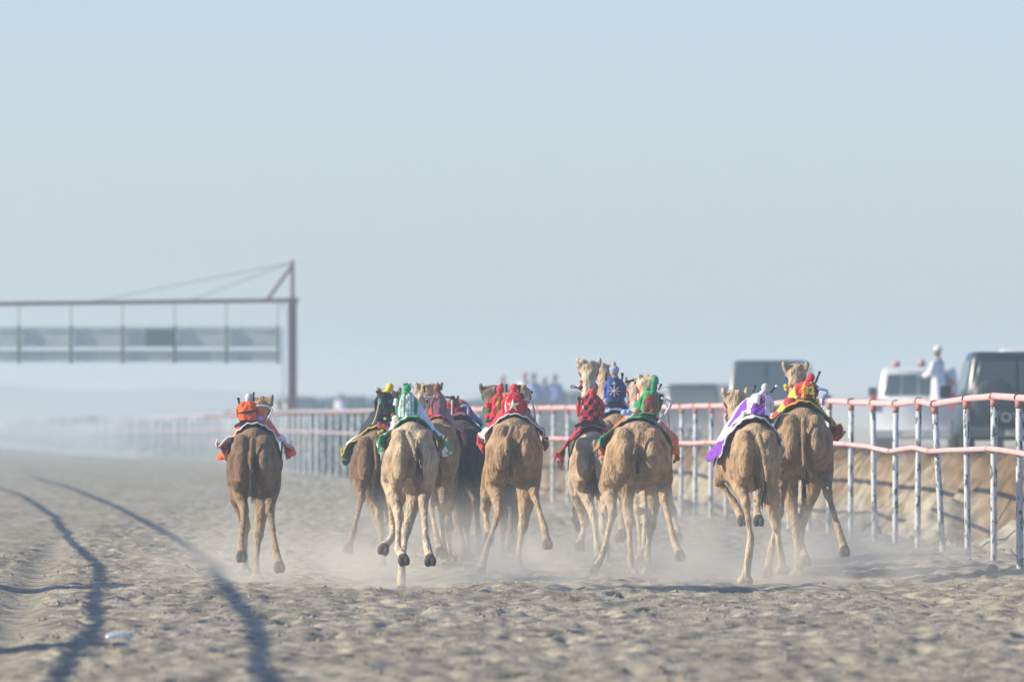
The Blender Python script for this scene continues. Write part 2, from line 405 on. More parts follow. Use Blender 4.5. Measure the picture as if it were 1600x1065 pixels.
# the fence on the other side of the track stands left of the picture; its shadows lie on the sand
LD = np.array([30, 55, 71, 96, 117, 159, 195, 240, 300.]); LX = np.array([-5.2, -5.62, -6.15, -7.35, -8.75, -11.6, -14.2, -18., -24.])
lfx = _hermite(LD, LX)
lf = empty('rail_fence', (0, 0, 0)); tag(lf, 'pipe rail fence left of the track whose shadow lies across the sand', 'fence')
def ghost(track):                       # shadow points in the picture -> heights of the sagging pipe
    a = []
    for px_, py_ in track:
        d_ = 22000 / (py_ - HY); a.append((d_, (px_ - CX) / F * d_))
    a.sort(); return np.array(a)
DX, DYS = -sd.x / sd.z, -sd.y / sd.z
for track, nm, hm_, rad in (([(470, 1180), (430, 1062), (388, 960), (340, 880), (272, 838), (185, 792), (118, 765), (40, 742), (-60, 722)], 'top_rail', 1.8, .037),
                            ([(60, 1180), (100, 1062), (150, 960), (165, 905), (150, 876), (104, 840), (82, 805), (38, 775), (-60, 745)], 'lower_rail', 1.24, .033)):
    g_ = ghost(track); P_ = []
    for d_ in list(np.arange(40, 50, 3)) + list(np.arange(50, 240, 1.5)):
        xf = float(lfx(d_)); xs_ = float(np.interp(d_, g_[:, 0], g_[:, 1]))
        hh = (xs_ - xf) / DX; hh = max(hm_ - .42, min(hm_ + .42, hh)); P_.append(Vector((xf, d_ - DYS * hh, hh)))
    for _ in range(2): P_ = [P_[0]] + [(P_[k - 1] + P_[k] * 2 + P_[k + 1]) / 4 for k in range(1, len(P_) - 1)] + [P_[-1]]
    b = MB(); b.tube(P_, rad, n=10, round_ends=False); b.build(nm, M_pink, lf)
for d in (41.8, 62.7, 83.6, 104.5, 125.4, 146.3, 167.2, 188.1, 209, 230):
    x = float(lfx(d)); b = MB(); b.tube([(0, 0, -.3), (0, 0, 1.8)], .05, n=10, round_ends=False); b.build('post', M_post, lf, (x, d, 0))

for d_ in (62.0, 82.6):
    b = MB(); b.box((0, 0, .74), (.03, 1.7, 1.40), bev=.004); b.build('board', mat('board_paint', (.5, .5, .48), rough=.7), lf, (float(lfx(d_)) - .08, d_, 0))
# ------------------------------------------------------------------ finish gantry
def gantry():
    D = 256; P = lambda px, py: at(px, py, D)
    g = empty('gantry', P(457, 738) * 1.0); base = g.location.copy(); g.location.z = 0; base.z = 0
    L = lambda px, py, dy=0: P(px, py) - base + Vector((0, dy, 0))
    tag(g, 'tall dark red steel gantry over the track with pale hanging banner strips', 'gantry')
    ms = mat('dark_red_steel', (.10, .03, .045), rough=.6, var=.25, scale=3)
    md = mat('dark_green_steel', (.010, .03, .032), rough=.6); mb = mat('banner_mesh', (.50, .56, .52), rough=.8, var=.1, scale=2)
    b = MB(); b.box((0, 0, 2.6), (.25, .25, 5.3), bev=.01); b.build('post', ms, g)
    b = MB(); b.box((-15.4, 0, 2.6), (.25, .25, 5.3), bev=.01); b.build('post', ms, g)
    b = MB(); b.tube([L(457, 468), L(457, 408)], .055, n=8); b.build('mast', ms, g)
    b = MB(); b.tube([L(418, 468), L(457, 414)], .05, n=8); b.build('brace', ms, g)
    b = MB(); a0 = L(467, 469); a1 = L(-350, 479); c = (a0 + a1) / 2; b.box(c, ((a1 - a0).length, .16, .12), rot=Matrix.Rotation(math.atan2(a0.z - a1.z, a0.x - a1.x), 3, 'Y') if False else Matrix.Rotation(-math.atan2(a0.z - a1.z, a0.x - a1.x), 3, 'Y'), bev=.01); b.build('beam', ms, g)
    b = MB(); b.tube([L(442, 476), L(442, 742)], .028, n=8); b.build('pole', M_steel, g)
    for px1, py1 in ((150, 470), (300, 468)):
        b = MB(); b.tube([L(457, 410), L(px1, py1)], .012, n=6); b.build('guy_wire', md, g)
    for i in range(11):
        px = 435 - 81 * i
        b = MB(); b.tube([L(px, 472), L(px, 512)], .014, n=6); b.tube([L(px, 510), L(px, 566)], .045, n=8); b.build('hanger', md, g)
        if i == 10: break
        for (t_, b_) in ((513, 540), (549, 563)):
            c = (L(px - 3, t_, .07) + L(px - 78, b_, .07)) / 2
            b = MB(); b.box(c, (75 / F * D, .012, (b_ - t_) / F * D)); b.build('banner', mb, g)
    for py in (511, 541, 548, 564):
        b = MB(); b.tube([L(436, py, .02), L(-375, py + 1, .02)], .014, n=6); b.build('banner_rail', md, g)
    b = MB(); b.box((L(227, 514, -.06) + L(272, 540, -.06)) / 2, (45 / F * D, .06, 27 / F * D), bev=.01); b.build('scoreboard', mat('board_dark', (.09, .13, .13), rough=.7), g)
gantry()

# ------------------------------------------------------------------ vehicles
def ring4(y, wb, wt, z0, z1, r=.1):
    pts = []; cs = [(-wb, z0), (wb, z0), (wt, z1), (-wt, z1)]
    for i in range(4):
        p0 = Vector(cs[i - 1]); p1 = Vector(cs[i]); p2 = Vector(cs[(i + 1) % 4])
        a = p1 + (p0 - p1).normalized() * r; b = p1 + (p2 - p1).normalized() * r
        for t in (0, .33, .67, 1):
            q_ = a * (1 - t) ** 2 + p1 * 2 * t * (1 - t) + b * t * t; pts.append(Vector((q_.x, y, q_.y)))
    return pts
M_glass = mat('dark_glass', (.03, .06, .08), rough=.12, spec=.8)
M_tyre = mat('tyre', (.02, .02, .02), rough=.9)
M_lamp = mat('tail_lamp', (.6, .02, .03), rough=.25)
M_chrome = mat('chrome', (.6, .6, .6), rough=.2, metal=.9)
def wheel(parent, x, y, z, r=.38, w=.24):
    b = MB(); n = 22
    prof = [(-w / 2, r * .62), (-w / 2, r * .93), (-w * .38, r), (w * .38, r), (w / 2, r * .93), (w / 2, r * .62)]
    rings = [[Vector((px_, pr * math.cos(k * 2 * math.pi / n), pr * math.sin(k * 2 * math.pi / n))) for k in range(n)] for px_, pr in prof]
    b.rings(rings); o = b.build('wheel', M_tyre, parent, (x, y, z))
    h = MB(); h.rings([[Vector((s_ * w * .48, r_ * math.cos(k * 2 * math.pi / n), r_ * math.sin(k * 2 * math.pi / n))) for k in range(n)] for s_, r_ in ((-1, r * .6), (-1.03, r * .2), (1.03, r * .2), (1, r * .6))])
    h.build('rim', M_chrome, o)
def pane(parent, pts, out=.012, m=None, name='window'):
    p = [Vector(q_) for q_ in pts]; n = (p[1] - p[0]).cross(p[3] - p[0]).normalized() * out
    c = sum(p, Vector()) / 4
    b = MB(); inner = [c + (q_ - c) * .97 for q_ in p]
    b.add([q_ - n for q_ in p] + [q_ + n for q_ in inner], [[4, 5, 6, 7], [0, 1, 5, 4], [1, 2, 6, 5], [2, 3, 7, 6], [3, 0, 4, 7], [3, 2, 1, 0]], 0, False)
    return b.build(name, m or M_glass, parent)
def vehicle(name, px, d, paint, label, group=None, kind='suv', yaw=0, zoff=0, h=1.9, w=.95, spare=False, cat='car', letters=False, bigwin=False):
    p = at(px, 652, d); gzz = gz(p.x, d + 2)
    o = empty(name, (p.x, d, gzz + zoff), R(yaw)); tag(o, label, cat, group)
    zb = 1.30 if (kind == 'pickup' and d < 250) else 1.08; zr = h
    b = MB()
    L_ = 4.9
    if kind == 'suv':
        b.rings([ring4(0, w * .95, w * .93, .50, zb), ring4(.08, w, w * .97, .42, zb + .03), ring4(3.2, w, w * .96, .38, zb), ring4(3.5, w, w * .9, .38, zb - .02), ring4(4.75, w * .97, w * .82, .42, zb - .12), ring4(L_, w * .9, w * .76, .5, zb - .22)])
        b.rings([ring4(.04, w * .94, w * .78, zb - .05, zr - .05, .12), ring4(.25, w * .95, w * .79, zb - .05, zr, .12), ring4(2.2, w * .95, w * .79, zb - .05, zr + .01, .12), ring4(2.75, w * .95, w * .76, zb - .05, zr - .06, .12), ring4(3.45, w * .93, w * .7, zb - .1, zb + .08, .04)])
    else:
        b.rings([ring4(0, w * .95, w * .94, .55, zb - .03, .05), ring4(.06, w, w * .98, .50, zb, .05), ring4(1.65, w, w * .98, .45, zb, .05), ring4(3.5, w, w * .92, .42, zb - .02), ring4(4.9, w * .97, w * .84, .45, zb - .1), ring4(5.1, w * .9, w * .78, .5, zb - .2)])
        b.rings([ring4(1.62, w * .94, w * .80, zb - .05, zr - .06, .1), ring4(1.75, w * .95, w * .81, zb - .05, zr, .1), ring4(2.8, w * .95, w * .81, zb - .05, zr, .1), ring4(3.75, w * .93, w * .7, zb - .1, zb + .05, .04)])
    # cab roof gutters make one body
    body = b.build('body', paint, o)
    y0 = .028 if kind == 'suv' else 1.60
    t0 = zb + (.10 if not bigwin else -.25); t1 = zr - (.16 if not bigwin else .09); mg = .13 if not bigwin else .07
    def xw(z): return w * .94 + (w * .78 - w * .94) * (z - zb) / (zr - zb)
    if kind == 'suv':
        for s_ in (-1, 1):
            pane(o, [(s_ * .02, y0 - (.05 if bigwin else 0), t0), (s_ * (xw(t0) - mg), y0 - (.05 if bigwin else 0), t0), (s_ * (xw(t1) - mg), y0, t1), (s_ * .02, y0, t1)] if s_ > 0 else [(-(xw(t0) - mg), y0 - (.05 if bigwin else 0), t0), (-.02, y0 - (.05 if bigwin else 0), t0), (-.02, y0, t1), (-(xw(t1) - mg), y0, t1)])
    else:
        for k in range(4):
            f0 = -1 + k * .5 + .03; f1 = f0 + .44
            pane(o, [(f0 * (xw(t0) - .1), y0, t0), (f1 * (xw(t0) - .1), y0, t0), (f1 * (xw(t1) - .1), y0, t1), (f0 * (xw(t1) - .1), y0, t1)])
    spans = [(.35, 1.15), (1.25, 2.1), (2.2, 2.9)] if kind == 'suv' else [(1.85, 2.5), (2.6, 3.2)]
    for a_, c_ in spans:
        for s_ in (-1, 1):
            e = .012
            q_ = [(s_ * (xw(t0) + e), a_, t0), (s_ * (xw(t0) + e), c_, t0), (s_ * (xw(t1) + e), min(c_, 2.75), t1), (s_ * (xw(t1) + e), a_, t1)]
            pane(o, q_ if s_ > 0 else [q_[1], q_[0], q_[3], q_[2]])
    for s_ in (-1, 1):
        l_ = MB(); l_.box((s_ * (w - .09), -.012, zb - (.22 if kind == 'suv' else .06)), (.13, .05, .34), bev=.015); l_.build('tail_light', M_lamp, o)
        mq = MB(); mq.box((s_ * (w + .14), 3.05 if kind == 'suv' else 3.3, zb + .17), (.20, .09, .22), bev=.03); mq.tube([(s_ * (w - .02), 3.08 if kind == 'suv' else 3.33, zb + .1), (s_ * (w + .12), 3.06 if kind == 'suv' else 3.3, zb + .12)], .02, n=6); mq.build('mirror', M_black, o)
        for yy in (.95, 3.9): wheel(o, s_ * (w - .14), yy, .38)
    bb = MB(); bb.box((0, -.07, .52), (w * 1.86, .18, .2), bev=.04); bb.build('bumper', M_chrome if kind == 'pickup' else mat('bumper_grey', (.1, .1, .11), rough=.6), o)
    pl = MB(); pl.box((0, -.172 if True else 0, .53), (.45, .012, .12), bev=.003); pl.build('number_plate', mat('plate_paint', (.6, .58, .4), rough=.5), o)
    if spare:
        r = .40; n = 28; b = MB()
        prof = [(.0, r * .85), (-.04, r), (-.2, r), (-.25, r * .93), (-.27, r * .6), (-.28, .02)]
        b.rings([[Vector((pr * math.cos(k * 2 * math.pi / n), py_, pr * math.sin(k * 2 * math.pi / n))) for k in range(n)] for py_, pr in prof])
        b.build('spare_wheel', mat('wheel_cover', (.035, .05, .055), rough=.35), o, (-.42, 0, 1.02 + .06))
    if letters:
        cu = bpy.data.curves.new('letters', 'FONT'); cu.body = 'TOYOTA'; cu.size = .235; cu.extrude = .006; cu.align_x = 'CENTER'; cu.space_character = 1.12
        t = bpy.data.objects.new('lettering', cu); C.objects.link(t)
        dg = bpy.context.evaluated_depsgraph_get(); me = bpy.data.meshes.new_from_object(t.evaluated_get(dg)); bpy.data.objects.remove(t)
        t = bpy.data.objects.new('lettering', me); C.objects.link(t); me.materials.append(mat('letter_silver', (.5, .54, .57), rough=.4)); t.parent = o
        t.location = letters; t.rotation_euler = (R(90), 0, 0)
    return o
def paint(n_, c, r=.3): return mat('paint_' + n_, c, rough=r, var=.06, scale=2, spec=.5)
P_white = paint('white', (.62, .64, .64)); P_dark = paint('dark_teal', (.006, .02, .03)); P_black = paint('charcoal', (.02, .024, .028)); P_silver = paint('silver', (.36, .38, .38)); P_blue = paint('slate', (.05, .08, .10))
V4 = vehicle('off_road_car', 1590, 150, P_dark, 'dark teal off-road car with a spare wheel on its tail, behind the nearest posts', spare=True, h=1.95, w=.98, letters=(.05, -.30, .72), yaw=0, zoff=.02)
V1 = vehicle('van', 1606, 176, P_white, 'white high-roofed car whose roof shows above the dark off-road car', h=2.1 + .15, zoff=.05, yaw=-3, w=.75)
V2 = vehicle('pickup_truck', 1428, 190, P_white, 'white pickup truck with a four-pane rear cab window and red tail light', kind='pickup', h=2.03, yaw=-6, w=.98, cat='truck', zoff=.05)
V3 = vehicle('off_road_car', 1198, 200, P_blue, 'dark tall car behind the purple and white jockey', h=2.16, yaw=-7, w=1.02, zoff=.04, bigwin=True)
vehicle('off_road_car', 1082, 262, P_dark, 'dark blurred car behind the rail, left of the tall dark car', h=1.85, yaw=-4, zoff=0)
vehicle('off_road_car', 1128, 290, P_silver, 'silver blurred car half hidden behind the tall dark car', h=2.0, yaw=-4)
V6 = vehicle('pickup_truck', 845, 292, P_blue, 'slate pickup truck carrying a group of seated people beyond the rail', kind='pickup', h=1.75, yaw=-2, cat='truck', w=1.02)
far = [(452, 446, P_blue, 'slate car half behind the gantry post in the far row'), (492, 450, P_dark, 'dark car between two cars right of the gantry post'), (566, 452, P_dark, 'dark car second from the yellow helmet in the far row'), (660, 448, P_dark, 'dark car in the far row right of the green helmet'), (716, 446, P_dark, 'dark car in the far row behind the dark red silks'), (468, 420, P_dark, 'dark car nearest the gantry post in the far row'), (512, 432, P_white, 'white car second from the gantry post in the far row'),
       (548, 425, P_blue, 'slate car third from the gantry post in the far row'), (588, 440, P_silver, 'silver car in the far row behind the yellow helmet'),
       (632, 445, P_dark, 'dark car in the far row behind the green helmet'), (694, 430, P_blue, 'slate car in the far row behind the brown helmet'), (738, 425, P_white, 'white car at the right end of the far row'),
       (905, 330, P_silver, 'silver car beyond the rail behind the checkered jockey'), (1010, 300, P_blue, 'slate car beyond the rail behind the green jockey')]
for px, d, pt, lb in far:
    vehicle('parked_car' if d > 400 else 'off_road_car', px, d, pt, lb, 'cars lined up beyond the far rail' if d > 400 else None, h=1.8 + random.uniform(-.1, .15), yaw=random.uniform(-8, 0))

# ------------------------------------------------------------------ people
M_skin = mat('skin', (.22, .11, .07), rough=.6)
def person(loc, robe, hat, label, rz=0, sit=False, hgt=1.68, shawl=None, lean=0, name='person'):
    o = empty(name, loc, rz); tag(o, label, 'person'); k = hgt / 1.7
    V = lambda x, y, z: Vector((x, y, z)) * k
    dz = -.42 if sit else 0
    b = MB()
    b.tube([V(0, lean, 1.38 + dz), V(0, lean, 1.48 + dz)], .055 * k, n=10)
    b.ell(V(0, lean + .01, 1.60 + dz), Vector((.078, .095, .115)) * k, 14, 10)
    b.ell(V(0, lean + .10, 1.58 + dz), Vector((.014, .022, .02)) * k, 8, 6)
    for s_ in (-1, 1):
        b.ell(V(s_ * .08, lean, 1.59 + dz), Vector((.012, .022, .03)) * k, 8, 6)
        sh = V(s_ * .17, lean, 1.36 + dz); el_ = V(s_ * .25, lean + .08, 1.10 + dz); wr = V(s_ * .18, lean + .30, 1.04 + dz)
        b.tube([sh, sh.lerp(el_, .5), el_, el_.lerp(wr, .5), wr], [.055 * k, .048 * k, .042 * k, .036 * k, .026 * k], n=8)
        b.ell(wr + V(0, .04, -.005), Vector((.022, .045, .035)) * k, 8, 6)
        for q_ in range(4): b.tube([wr + V(0, .06, .02 - q_ * .015), wr + V(-s_ * .02, .11, .015 - q_ * .016)], .008 * k, n=5)
    b.tube([V(0, lean, 1.35 + dz), V(0, lean * .6, 1.05 + dz), V(0, 0, .9 + dz)], [.13 * k, .12 * k, .13 * k], n=12)
    for s_ in (-1, 1):
        if sit:
            b.tube([V(s_ * .09, 0, .48), V(s_ * .1, .42, .50), V(s_ * .1, .44, .08)], [.08 * k, .06 * k, .045 * k], n=8); ft = V(s_ * .1, .5, .04)
        else:
            b.tube([V(s_ * .09, 0, .9), V(s_ * .1, .03, .5), V(s_ * .1, 0, .08)], [.085 * k, .06 * k, .042 * k], n=8); ft = V(s_ * .1, .06, .04)
        b.ell(ft, Vector((.045, .12, .04)) * k, 8, 6)
    remesh(b.build('body', M_skin, o), .016, 3)
    r = MB(); n = 24; rings = []
    prof = ([(1.44, .07, .06), (1.41, .15, .09), (1.36, .22, .115), (1.2, .215, .13), (1.0, .20, .14), (.7, .22, .17), (.4, .24, .2), (.1, .26, .22)] if not sit else
            [(1.44, .07, .06), (1.41, .15, .09), (1.36, .22, .115), (1.2, .215, .13), (1.0, .21, .15), (.84, .24, .26)])
    for (z_, a_, c_) in prof:
        rings.append([V(a_ * math.cos(t) * (1 + .05 * math.sin(t * 7 + z_ * 3) * (1.4 - z_)), lean * max(0, (z_ - .8)) / .6 + c_ * math.sin(t), z_ + dz) for t in [j * 2 * math.pi / n for j in range(n)]])
    r.rings(rings)
    if sit:
        for s_ in (-1, 1): r.tube([V(s_ * .09, .05, .49), V(s_ * .1, .44, .51), V(s_ * .1, .46, .15)], [.11 * k, .085 * k, .08 * k], n=10)
    for s_ in (-1, 1):
        sh = V(s_ * .17, lean, 1.36 + dz); el_ = V(s_ * .25, lean + .08, 1.10 + dz); wr = V(s_ * .19, lean + .26, 1.04 + dz)
        r.tube([sh, sh.lerp(el_, .5), el_, el_.lerp(wr, .5), wr], [.072 * k, .066 * k, .062 * k, .06 * k, .055 * k], n=10, round_ends=False)
    r.build('robe', robe, o)
    h_ = MB(); h_.ell(V(0, lean - .005, 1.665 + dz), Vector((.092, .108, .085)) * k, 14, 8); h_.tube([V(-.08, lean - .02, 1.66 + dz), V(0, lean - .1, 1.655 + dz), V(.08, lean - .02, 1.66 + dz)], .026 * k, n=8); h_.build('head_cloth', hat, o)
    return o
RW = mat('robe_white', (.72, .73, .80), rough=.8, bump=.4, bscale=7); RB = mat('robe_blue', (.22, .32, .58), rough=.8); RR = mat('robe_red', (.4, .07, .08), rough=.8); RP = mat('scarf_pink', (.65, .28, .30), rough=.8)
RC = mat('cap_cream', (.68, .66, .55), rough=.8); RD = mat('cloth_dark', (.04, .045, .05), rough=.8); RG = mat('robe_sage', (.2, .26, .2), rough=.8)
def at_z(px, py_head, d, hgt, sit=False):
    top = at(px, py_head, d); return Vector((top.x, d, top.z - hgt * (1.74 / 1.7) + (.42 * hgt / 1.7 if sit else 0)))
person(at_z(1467, 540, 190.8, 1.62), RW, RC, 'person in a long white robe and cream cap standing in the pickup bed', rz=R(60), hgt=1.62, lean=.03)
person(at_z(1484, 592, 190.9, 1.60, True), RB, RR, 'person with a red head cloth sitting on the right edge of the pickup bed', rz=R(20), hgt=1.6, sit=True)
person(at_z(1400, 566, 204, 1.66), RW, RP, 'person with a pink head scarf beyond the left side of the white pickup', hgt=1.7, name='person')
person(at_z(1440, 564, 205, 1.66), RW, RP, 'person with a pink head scarf beyond the right side of the white pickup', hgt=1.7)
for px, py, rb, ht, lb, dd in ((820, 580, RW, RP, 'leftmost seated person in the far truck, white robe and pink scarf', 293.2), (834, 583, RB, RD, 'seated person in blue with a dark cap beside the pink scarf', 292.8),
                               (851, 588, RB, RP, 'seated person in blue near the middle of the far truck', 293.3), (867, 584, RB, RG, 'seated person in blue with a green cap at the truck right edge', 292.9)):
    person(at_z(px, py, dd, 1.7, True), rb, ht, lb, sit=True, hgt=1.7, rz=R(random.uniform(-30, 30)))
person(at_z(786, 588, 300, 1.66), RP, RP, 'person in faded pink standing left of the far truck', hgt=1.7)
person(at_z(533, 616, 405, 1.62), RW, RD, 'person in white standing before the far row of cars', hgt=1.66)

# ------------------------------------------------------------------ camels
CR = {'c1': (330, 560, .35667), 'c2': (520, 560, .35667), 'c3': (660, 560, .35667), 'c4': (860, 550, .35667), 'c5': (1080, 550, .3567),
      'u1': (340, 600, .11268), 'u2': (550, 580, .13146), 'u3': (640, 580, .1375), 'u4': (870, 550, .15966), 'u5': (1110, 560, .13149)}
def T(c, x, y):
    a = CR[c]; return (a[0] + x * a[2], a[1] + y * a[2])

def fur(name, c1, c2, leg):
    if name in _mc: return _mc[name]
    m = bpy.data.materials.new(name); m.use_nodes = True; n = m.node_tree.nodes; l = m.node_tree.links; b = n['Principled BSDF']
    tc = n.new('ShaderNodeTexCoord')
    def noise(sc, det, st):
        mp = n.new('ShaderNodeMapping'); mp.inputs['Scale'].default_value = st; l.new(tc.outputs['Object'], mp.inputs[0])
        t = n.new('ShaderNodeTexNoise'); t.inputs['Scale'].default_value = sc; t.inputs['Detail'].default_value = det; l.new(mp.outputs[0], t.inputs[0]); return t
    a = noise(3.2, 6, (1, 1, .7)); h = noise(42, 6, (1, 1, .4)); k = noise(14, 5, (1, 1, .6))
    r = n.new('ShaderNodeValToRGB'); r.color_ramp.elements[0].position = .3; r.color_ramp.elements[1].position = .7
    r.color_ramp.elements[0].color = (*c1, 1); r.color_ramp.elements[1].color = (*c2, 1); l.new(a.outputs[0], r.inputs[0])
    sx = n.new('ShaderNodeSeparateXYZ'); l.new(tc.outputs['Object'], sx.inputs[0])
    my = n.new('ShaderNodeMapRange'); my.inputs[1].default_value = 1.9; my.inputs[2].default_value = 2.35; l.new(sx.outputs[1], my.inputs[0])
    mxx = n.new('ShaderNodeMath'); mxx.operation = 'MAXIMUM'
    mr = n.new('ShaderNodeMapRange'); mr.inputs[1].default_value = 1.0; mr.inputs[2].default_value = .45; mr.interpolation_type = 'SMOOTHSTEP'; l.new(sx.outputs[2], mr.inputs[0])
    mx = n.new('ShaderNodeMix'); mx.data_type = 'RGBA'; l.new(mr.outputs[0], mxx.inputs[0]); l.new(my.outputs[0], mxx.inputs[1]); l.new(mxx.outputs[0], mx.inputs[0]); l.new(r.outputs[0], mx.inputs[6]); mx.inputs[7].default_value = (*leg, 1)
    r2 = n.new('ShaderNodeValToRGB'); r2.color_ramp.elements[0].position = .3; r2.color_ramp.elements[1].position = .7
    r2.color_ramp.elements[0].color = (.42, .39, .36, 1); r2.color_ramp.elements[1].color = (1.25, 1.22, 1.2, 1); l.new(k.outputs[0], r2.inputs[0])
    m2 = n.new('ShaderNodeMix'); m2.data_type = 'RGBA'; m2.blend_type = 'MULTIPLY'; m2.inputs[0].default_value = .8; l.new(mx.outputs[2], m2.inputs[6]); l.new(r2.outputs[0], m2.inputs[7])
    l.new(m2.outputs[2], b.inputs['Base Color'])
    b.inputs['Roughness'].default_value = .9; b.inputs['Specular IOR Level'].default_value = .15; b.inputs['Sheen Weight'].default_value = .08
    bp = n.new('ShaderNodeBump'); bp.inputs['Strength'].default_value = .9; bp.inputs['Distance'].default_value = .03
    ad = n.new('ShaderNodeMath'); ad.operation = 'ADD'; l.new(h.outputs[0], ad.inputs[0]); l.new(k.outputs[0], ad.inputs[1])
    l.new(ad.outputs[0], bp.inputs['Height']); l.new(bp.outputs[0], b.inputs['Normal'])
    _mc[name] = m; return m
FUR = {'tan': fur('fur_tan', (.27, .165, .085), (.46, .31, .17), (.53, .39, .24)),
       'gold': fur('fur_gold', (.32, .205, .11), (.54, .375, .215), (.60, .46, .30)),
       'pale': fur('fur_pale', (.39, .285, .18), (.62, .475, .32), (.64, .52, .37)),
       'brown': fur('fur_brown', (.15, .09, .052), (.29, .185, .11), (.42, .295, .18)),
       'dark': fur('fur_dark', (.05, .033, .026), (.11, .07, .05), (.22, .155, .11))}
M_sole = mat('sole', (.085, .078, .072), rough=.9, var=.25, scale=25, bump=.4)
M_tuft = mat('tail_hair', (.055, .035, .025), rough=.9)
M_eye = mat('eye', (.01, .008, .006), rough=.1)

def bez(a, b, c, d, n=9):
    return [a * (1 - t) ** 3 + b * 3 * t * (1 - t) ** 2 + c * 3 * t * t * (1 - t) + d * t ** 3 for t in [i / (n - 1) for i in range(n)]]

def PROF(belly):
    return [(0.05, -.27, .07, .09), (.10, -.27, .15, .18), (.20, -.262, .225, .25), (.38, -.262, .245, .262), (.66, -.275, .245, .275), (.90, -.29, .262 * belly, .325), (1.2, -.33, .275 * belly, .38), (1.5, -.35, .255 * belly, .365), (1.75, -.34, .2, .28), (1.95, -.29, .14, .2)]
def camel(c, D, furk, rump, wpx, legs, head, label, kz=1.0, tail=None, seat_dx=0., chest_dx=0., belly=1.0, ears=True, thigh=1.0, seed=0, halter='red'):
    """legs: [kind, side, depths..., joints in crop pixels]"""
    rx_, ry_ = T(c, *rump); top = at(rx_, ry_, D + .25); X0 = top.x; zt = top.z
    root = empty('racing_camel', (X0, D, 0)); O = Vector((X0, D, 0)); tag(root, label, 'camel', 'camels racing in a bunch down the track')
    hw = wpx * .97 * .3567 / F * (D + .3) / 2                      # half width of the hindquarters
    wf = hw / .255
    m = FUR[furk]; b = MB()
    rings = []; n = 28; prof = PROF(belly)
    for (y, zc, rx, rz) in prof:
        cx_ = chest_dx * max(0, (y - .3)) / 1.5; ring = []
        for k in range(n):
            a = 2 * math.pi * k / n; ca, sa = math.cos(a), math.sin(a)
            e = 1 - .18 * max(0, sa) ** 2                     # narrow ridge at the top
            ring.append(Vector((cx_ + rx * wf * ca * e, y, zt + zc + rz * sa)))
        rings.append(ring)
    b.rings(rings)
    b.ell((chest_dx * .45, 1.02, zt - .02), (.13, .30, .16), 16, 10)
    # croup bones
    for s_ in (-1, 1):
        b.ell((s_ * .12 * wf, .14, zt - .17), (.09, .11, .10)); b.ell((s_ * .15 * wf, .52, zt - .12), (.07, .12, .07))
        b.ell((s_ * .115 * wf, .045, zt - .37), (.088 * wf, .13, .19))
        b.ell((s_ * .155 * wf, .22, zt - .45), (.108 * wf, .16, .22))
    J = lambda x, y, dd: at(*T(c, x, y), D + dd) - O
    feet = []
    for (kind, s_, pts, dds) in legs:
        P = [J(x, y, dd) for (x, y), dd in zip(pts, dds)]
        if kind == 'H':                                        # stifle, hock, fetlock, foot
            hip = Vector((s_ * .12 * wf, .22, zt - .32)); st, hk, ft, fo = P
            b.tube([hip, hip.lerp(st, .5) + Vector((0, -.03, 0)), st, st.lerp(hk, .35), st.lerp(hk, .7), hk], [.165 * thigh * min(wf, 1.1), .145 * thigh, .106 * thigh, .078, .053, .049], n=16)
            b.ell(hk + Vector((0, -.045, .035)), (.03, .035, .05)); b.ell(hk, (.052, .06, .065))
            b.tube([hk, hk.lerp(ft, .3), hk.lerp(ft, .75), ft], [.045, .032, .030, .040], n=12)
            b.ell(st + Vector((0, .05, 0)), (.068, .08, .095))
        else:                                                  # elbow, knee, fetlock, foot
            el_, kn, ft, fo = P; sh = Vector((s_ * .15 * wf + chest_dx * .7, 1.45, zt - .35))
            b.tube([sh, sh.lerp(el_, .6), el_, el_.lerp(kn, .5), kn], [.13, .125, .095, .062, .054], n=14)
            b.ell(kn, (.056, .06, .075)); b.tube([kn, kn.lerp(ft, .35), kn.lerp(ft, .8), ft], [.045, .032, .030, .040], n=12)
        # foot: two toes on a broad pad
        ax = (fo - ft).normalized(); lifted = abs(ax.z) < .93 or (fo.z > .14)
        b.tube([ft, ft.lerp(fo, .6), fo], [.039, .042, .050], n=12)
        if lifted:
            # toes point down and back, the sole faces backwards
            dn = Vector((ax.x * .5, -.10, -1)).normalized(); bk = Vector((0, -1, .1))
            side = dn.cross(bk).normalized(); rot = Matrix((side, bk, dn)).transposed()
            ce = fo + dn * .02
            for q_ in (-1, 1): b.ell(ce + side * q_ * .025 + dn * .02, (.031, .028, .057), 12, 8, rot=rot)
            feet.append((ce + bk * .032, side, bk, dn))
        else:
            fo = Vector((fo.x, fo.y, max(fo.z, .03)))
            for q_ in (-1, 1): b.ell(fo + Vector((q_ * .034, .03, 0)), (.048, .10, .045), 12, 8)
            feet.append((fo + Vector((0, .03, -.028)), Vector((1, 0, 0)), Vector((0, 0, -1)), Vector((0, 1, 0))))
    # tail
    ty = tail or [(0, 0), (.01, -.25), (-.01, -.5)]
    tp = [Vector((x_, -.0 - .06 * i_, zt - .13 + z_)) for i_, (x_, z_) in enumerate(ty)]
    b.tube(tp, [.034] + [.024] * (len(tp) - 2) + [.016], n=8)
    # neck and head
    hx, hy_ = T(*head[:3]); hl = head[3] if len(head) > 3 else 2.62
    H_ = at(hx, hy_, D + hl) - O
    nb = Vector((chest_dx, 1.75, zt - .27))
    low = Vector((chest_dx + (H_.x - chest_dx) * .3, 2.2, zt - .62)); up_ = Vector((H_.x, hl - .10, H_.z - .45))
    nk = bez(nb, low, up_, H_ + Vector((0, -.02, -.04)), 10)
    b.tube(nk, [.19, .165, .14, .12, .108, .098, .09, .085, .082, .078], n=16)
